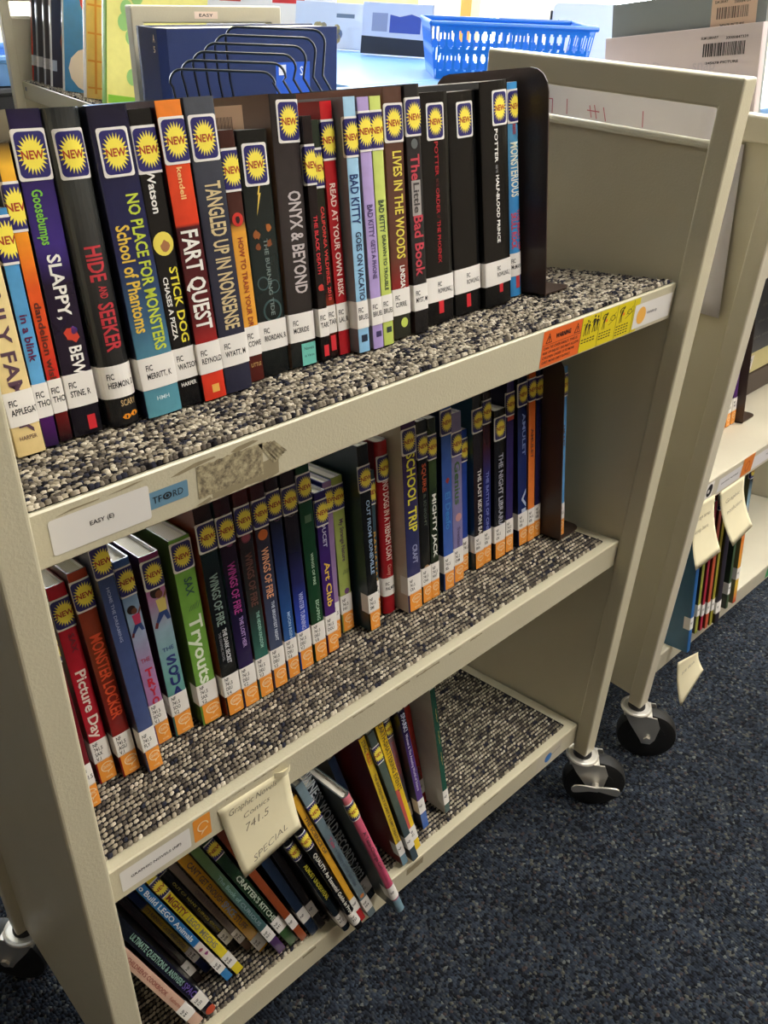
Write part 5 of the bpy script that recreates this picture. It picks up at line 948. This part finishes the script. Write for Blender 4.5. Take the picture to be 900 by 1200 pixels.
mr = N(fm, 'ShaderNodeMapRange'); mr.inputs[1].default_value = .3; mr.inputs[2].default_value = .7; mr.inputs[3].default_value = .75; mr.inputs[4].default_value = 1.25; L(fm, nz.outputs['Fac'], mr.inputs[0])
vm = N(fm, 'ShaderNodeVectorMath', operation='SCALE'); L(fm, rp.outputs[0], vm.inputs[0]); L(fm, mr.outputs[0], vm.inputs['Scale']); L(fm, vm.outputs[0], B(fm).inputs['Base Color'])
bp = N(fm, 'ShaderNodeBump'); bp.inputs['Strength'].default_value = 1; bp.inputs['Distance'].default_value = .004; bp.invert = True
L(fm, vo.outputs['Distance'], bp.inputs['Height']); L(fm, bp.outputs['Normal'], B(fm).inputs['Normal'])
X0, X1, Y0, Y1, ZC = -2.6, 5.2, -2.8, 4.8, 2.75
bm = bmesh.new(); box(bm, X0, X1, Y0, Y1, -.1, 0); struct('floor', bm_mesh('floor', bm, fm))
WALL = mottled('cream_wall_paint', (236, 226, 200), .03, 5, .8); CEIL = mottled('white_ceiling_tile', (232, 230, 224), .04, 8, .9)
bm = bmesh.new(); box(bm, X0, X1, Y0, Y1, ZC, ZC+.1); struct('ceiling', bm_mesh('ceiling', bm, CEIL))
DARKW = mottled('brown_bounce_damping_wall', (84, 70, 56), .3, 6, .8)  # plain brown for the unseen left wall, added to cut bounced light
def wall_with(name, fixed, axis, lo, hi, opens, m=None):
    bm = bmesh.new(); t = .12; a = lo
    def bx(a0, a1, z0, z1):
        if a1-a0 < 1e-4 or z1-z0 < 1e-4: return
        if axis == 'y': box(bm, a0, a1, fixed, fixed+t, z0, z1)
        else: box(bm, fixed, fixed+t, a0, a1, z0, z1)
    for (o0, o1, z0, z1) in opens:
        bx(a, o0, 0, ZC); bx(o0, o1, 0, z0); bx(o0, o1, z1, ZC); a = o1
    bx(a, hi, 0, ZC); return struct(name, bm_mesh(name, bm, m or WALL))
wall_with('wall_back', Y1, 'y', X0, X1, [(.4, 3.0, .9, 2.3)])
wall_with('wall_right', X1, 'x', Y0, Y1, [(.6, 2.0, .25, 2.3), (2.5, 4.2, .25, 2.3)])
wall_with('wall_left', X0-.12, 'x', Y0, Y1, [], DARKW)
wall_with('wall_front', Y0-.12, 'y', X0, X1, [], mottled('tan_bounce_damping_wall', (112, 98, 80), .3, 6, .8))  # unseen front wall, no shelves; tan tone picked to limit its bounce light
GL = pmat('daylit_window', (255, 255, 255), .4); B(GL).inputs['Emission Color'].default_value = (.86, .93, 1, 1); B(GL).inputs['Emission Strength'].default_value = DAY
FR = mottled('white_window_frame', (236, 234, 228), .03, 20, .5)
def window(n, axis, fixed, a0, a1, z0, z1):
    bm = bmesh.new()
    def bx(p0, p1, q0, q1, d0, d1):
        if axis == 'y': box(bm, p0, p1, fixed+d0, fixed+d1, q0, q1)
        else: box(bm, fixed+d0, fixed+d1, p0, p1, q0, q1)
    w = .05
    bx(a0, a1, z0, z0+w, 0, .06); bx(a0, a1, z1-w, z1, 0, .06); bx(a0, a0+w, z0+w, z1-w, 0, .06); bx(a1-w, a1, z0+w, z1-w, 0, .06); m = (a0+a1)/2; bx(m-.02, m+.02, z0+w, z1-w, 0, .06)
    o = struct('window_%d' % n, bm_mesh('window', bm, FR))
    bm = bmesh.new(); bx(a0+.01, a1-.01, z0+.01, z1-.01, .06, .066); link('pane', bm_mesh('pane', bm, GL), o)
window(1, 'y', Y1, .4, 3.0, .9, 2.3); window(2, 'x', X1, .6, 2.0, .25, 2.3); window(3, 'x', X1, 2.5, 4.2, .25, 2.3)
WOOD = mottled('warm_wood', (196, 132, 76), .15, 20, .5)
for i, (x, y, w) in enumerate(((3.52, 2.80, .07),)):
    r = thing('wooden_post', 'slim orange-brown wooden post far behind the blue basket', 'post', Matrix.Translation((x, y, 0)))
    bm = bmesh.new(); box(bm, -w/2, w/2, -w/2, w/2, 0, 2.2, 0, .004); link('shaft', bm_mesh('shaft', bm, WOOD), r); bm = bmesh.new(); box(bm, -.08, .08, -.08, .08, 0, .02); 
    link('base_plate', bm_mesh('base_plate', bm, STEEL), r)
def low_case(label, x, y, rz, w, h, d, m, nm='low_bookcase', cat='bookcase'):
    r = thing(nm, label, cat, Matrix.Translation((x, y, 0)) @ Matrix.Rotation(rz, 4, 'Z'))
    bm = bmesh.new(); box(bm, 0, .02, 0, d, 0, h, 0, .002); box(bm, w-.02, w, 0, d, 0, h, 0, .002); link('side_panel', bm_mesh('side_panel', bm, m), r)
    bm = bmesh.new(); box(bm, -.01, w+.01, -.01, d, h, h+.025, 0, .003); link('top_board', bm_mesh('top_board', bm, m), r)
    bm = bmesh.new(); box(bm, .02, w-.02, d-.01, d, 0, h); link('back_panel', bm_mesh('back_panel', bm, m), r)
    bm = bmesh.new(); box(bm, .02, w-.02, .002, .016, .05, h-.02, 0, .002); link('door', bm_mesh('door', bm, m), r)
    return r
PW = mottled('glossy_white_panel', (240, 240, 238), .02, 6, .35); PY = mottled('pale_yellow_panel', (238, 214, 150), .04, 6, .6)
low_case('glossy white cabinet far behind the blue basket, left of the white board book', 3.30, 2.42, -.86, .44, 1.35, .35, PW, 'white_cabinet', 'cabinet')
low_case('pale yellow cabinet far behind, beside the slim wooden post', 2.75, 3.45, -.86, .75, 1.30, .35, PY, 'yellow_cabinet', 'cabinet')
# easel with a red and white sheet
r = thing('display_board', 'white display board with red stripes standing behind the face-out books', 'board', Matrix.Translation((1.95, 2.75, 0)) @ Matrix.Rotation(-.8, 4, 'Z'))
bm = bmesh.new(); box(bm, -.02, .50, 0, .02, .90, 1.5, 0, .002); link('panel', bm_mesh('panel', bm, PW), r)
for x in (.03, .45):
    bm = bmesh.new(); box(bm, x-.012, x+.012, .021, .045, 0, 1.4); link('leg', bm_mesh('leg', bm, WOOD), r)
F = Flat(); rd = ink((220, 50, 50)); F.poly([(.06, 1.0), (.14, 1.0), (.20, 1.45), (.12, 1.45)], rd, 0); F.poly([(.26, 1.0), (.38, 1.0), (.44, 1.45), (.30, 1.45)], rd, 0)
F.lay('red_stripes', plane_fn(0), (), r)
# dark blue bins at far left
def bin_(label, x, y, z, w, d, h, col, rz=0):
    r = thing('storage_bin', label, 'storage bin', Matrix.Translation((x, y, z)) @ Matrix.Rotation(rz, 4, 'Z')); m = pmat('bin_%d_%d_%d' % col, col, .5)
    bm = bmesh.new(); t = .006; box(bm, 0, w, 0, d, 0, t); box(bm, 0, w, 0, t, t, h); box(bm, 0, w, d-t, d, t, h); box(bm, 0, t, t, d-t, t, h); box(bm, w-t, w, t, d-t, t, h); link('body', bm_mesh('body', bm, m), r)
    bm = bmesh.new(); tube(bm, [(0, 0, h), (w, 0, h), (w, d, h), (0, d, h), (0, 0, h)], .011, 8); link('rim', bm_mesh('rim', bm, m, True), r)
bin_('tall dark navy storage bin on the floor beyond the left end of the third cart', .55, 2.16, 0, .62, .45, .80, (20, 24, 40))
bin_('shallow blue tray lying on top of the tall dark navy storage bin', .58, 2.19, .812, .56, .39, .065, (90, 140, 205))
# another white-blue book display behind the large navy book
# ------------------------------------------------------------------ ceiling lights
EM = pmat('lit_ceiling_diffuser', (255, 255, 255), .5); B(EM).inputs['Emission Color'].default_value = (1, .955, .885, 1); B(EM).inputs['Emission Strength'].default_value = LAMP
for i, (x, y) in enumerate(LIGHTS):
    r = thing('ceiling_light', 'rectangular ceiling light panel, %s' % LN[i], 'ceiling light', Matrix.Translation((x, y, ZC)), 'ceiling light panels')
    bm = bmesh.new(); prism(bm, [(-.32, -.02), (.32, -.02), (.32, 0), (-.32, 0)], 1, -.62, -.60); prism(bm, [(-.32, -.02), (.32, -.02), (.32, 0), (-.32, 0)], 1, .60, .62)
    box(bm, -.32, -.30, -.6, .6, -.02, 0); box(bm, .30, .32, -.6, .6, -.02, 0); link('frame', bm_mesh('frame', bm, FR), r)
    bm = bmesh.new(); box(bm, -.30, .30, -.60, .60, -.012, -.004); link('diffuser', bm_mesh('diffuser', bm, EM), r)
# ------------------------------------------------------------------ world, camera, view
w = bpy.data.worlds.new('World'); SC.world = w; w.use_nodes = True
w.node_tree.nodes['Background'].inputs[0].default_value = (1, .96, .9, 1); w.node_tree.nodes['Background'].inputs[1].default_value = .3
cam = bpy.data.cameras.new('Camera'); co = bpy.data.objects.new('Camera', cam); COL.objects.link(co)
S = .82; yaw, pitch, roll, f = CAMP[3:7]
fw = Vector((-math.sin(yaw)*math.cos(pitch), math.cos(yaw)*math.cos(pitch), math.sin(pitch))); rt = Vector((math.cos(yaw), math.sin(yaw), 0)); up = rt.cross(fw)
r2 = rt*math.cos(roll)+up*math.sin(roll); u2 = up*math.cos(roll)-rt*math.sin(roll)
co.matrix_world = Matrix(((r2.x, u2.x, -fw.x, CAMP[0]*S), (r2.y, u2.y, -fw.y, CAMP[1]*S), (r2.z, u2.z, -fw.z, CAMP[2]*S+Z0), (0, 0, 0, 1)))
cam.sensor_fit = 'VERTICAL'; cam.sensor_height = 24; cam.lens = 24*f/1200; cam.clip_start = .02; cam.clip_end = 50
SC.camera = co
vs = SC.view_settings; vs.view_transform = 'Standard'; vs.look = 'None'; vs.gamma = 1; vs.use_curve_mapping = False; vs.exposure = EXPO
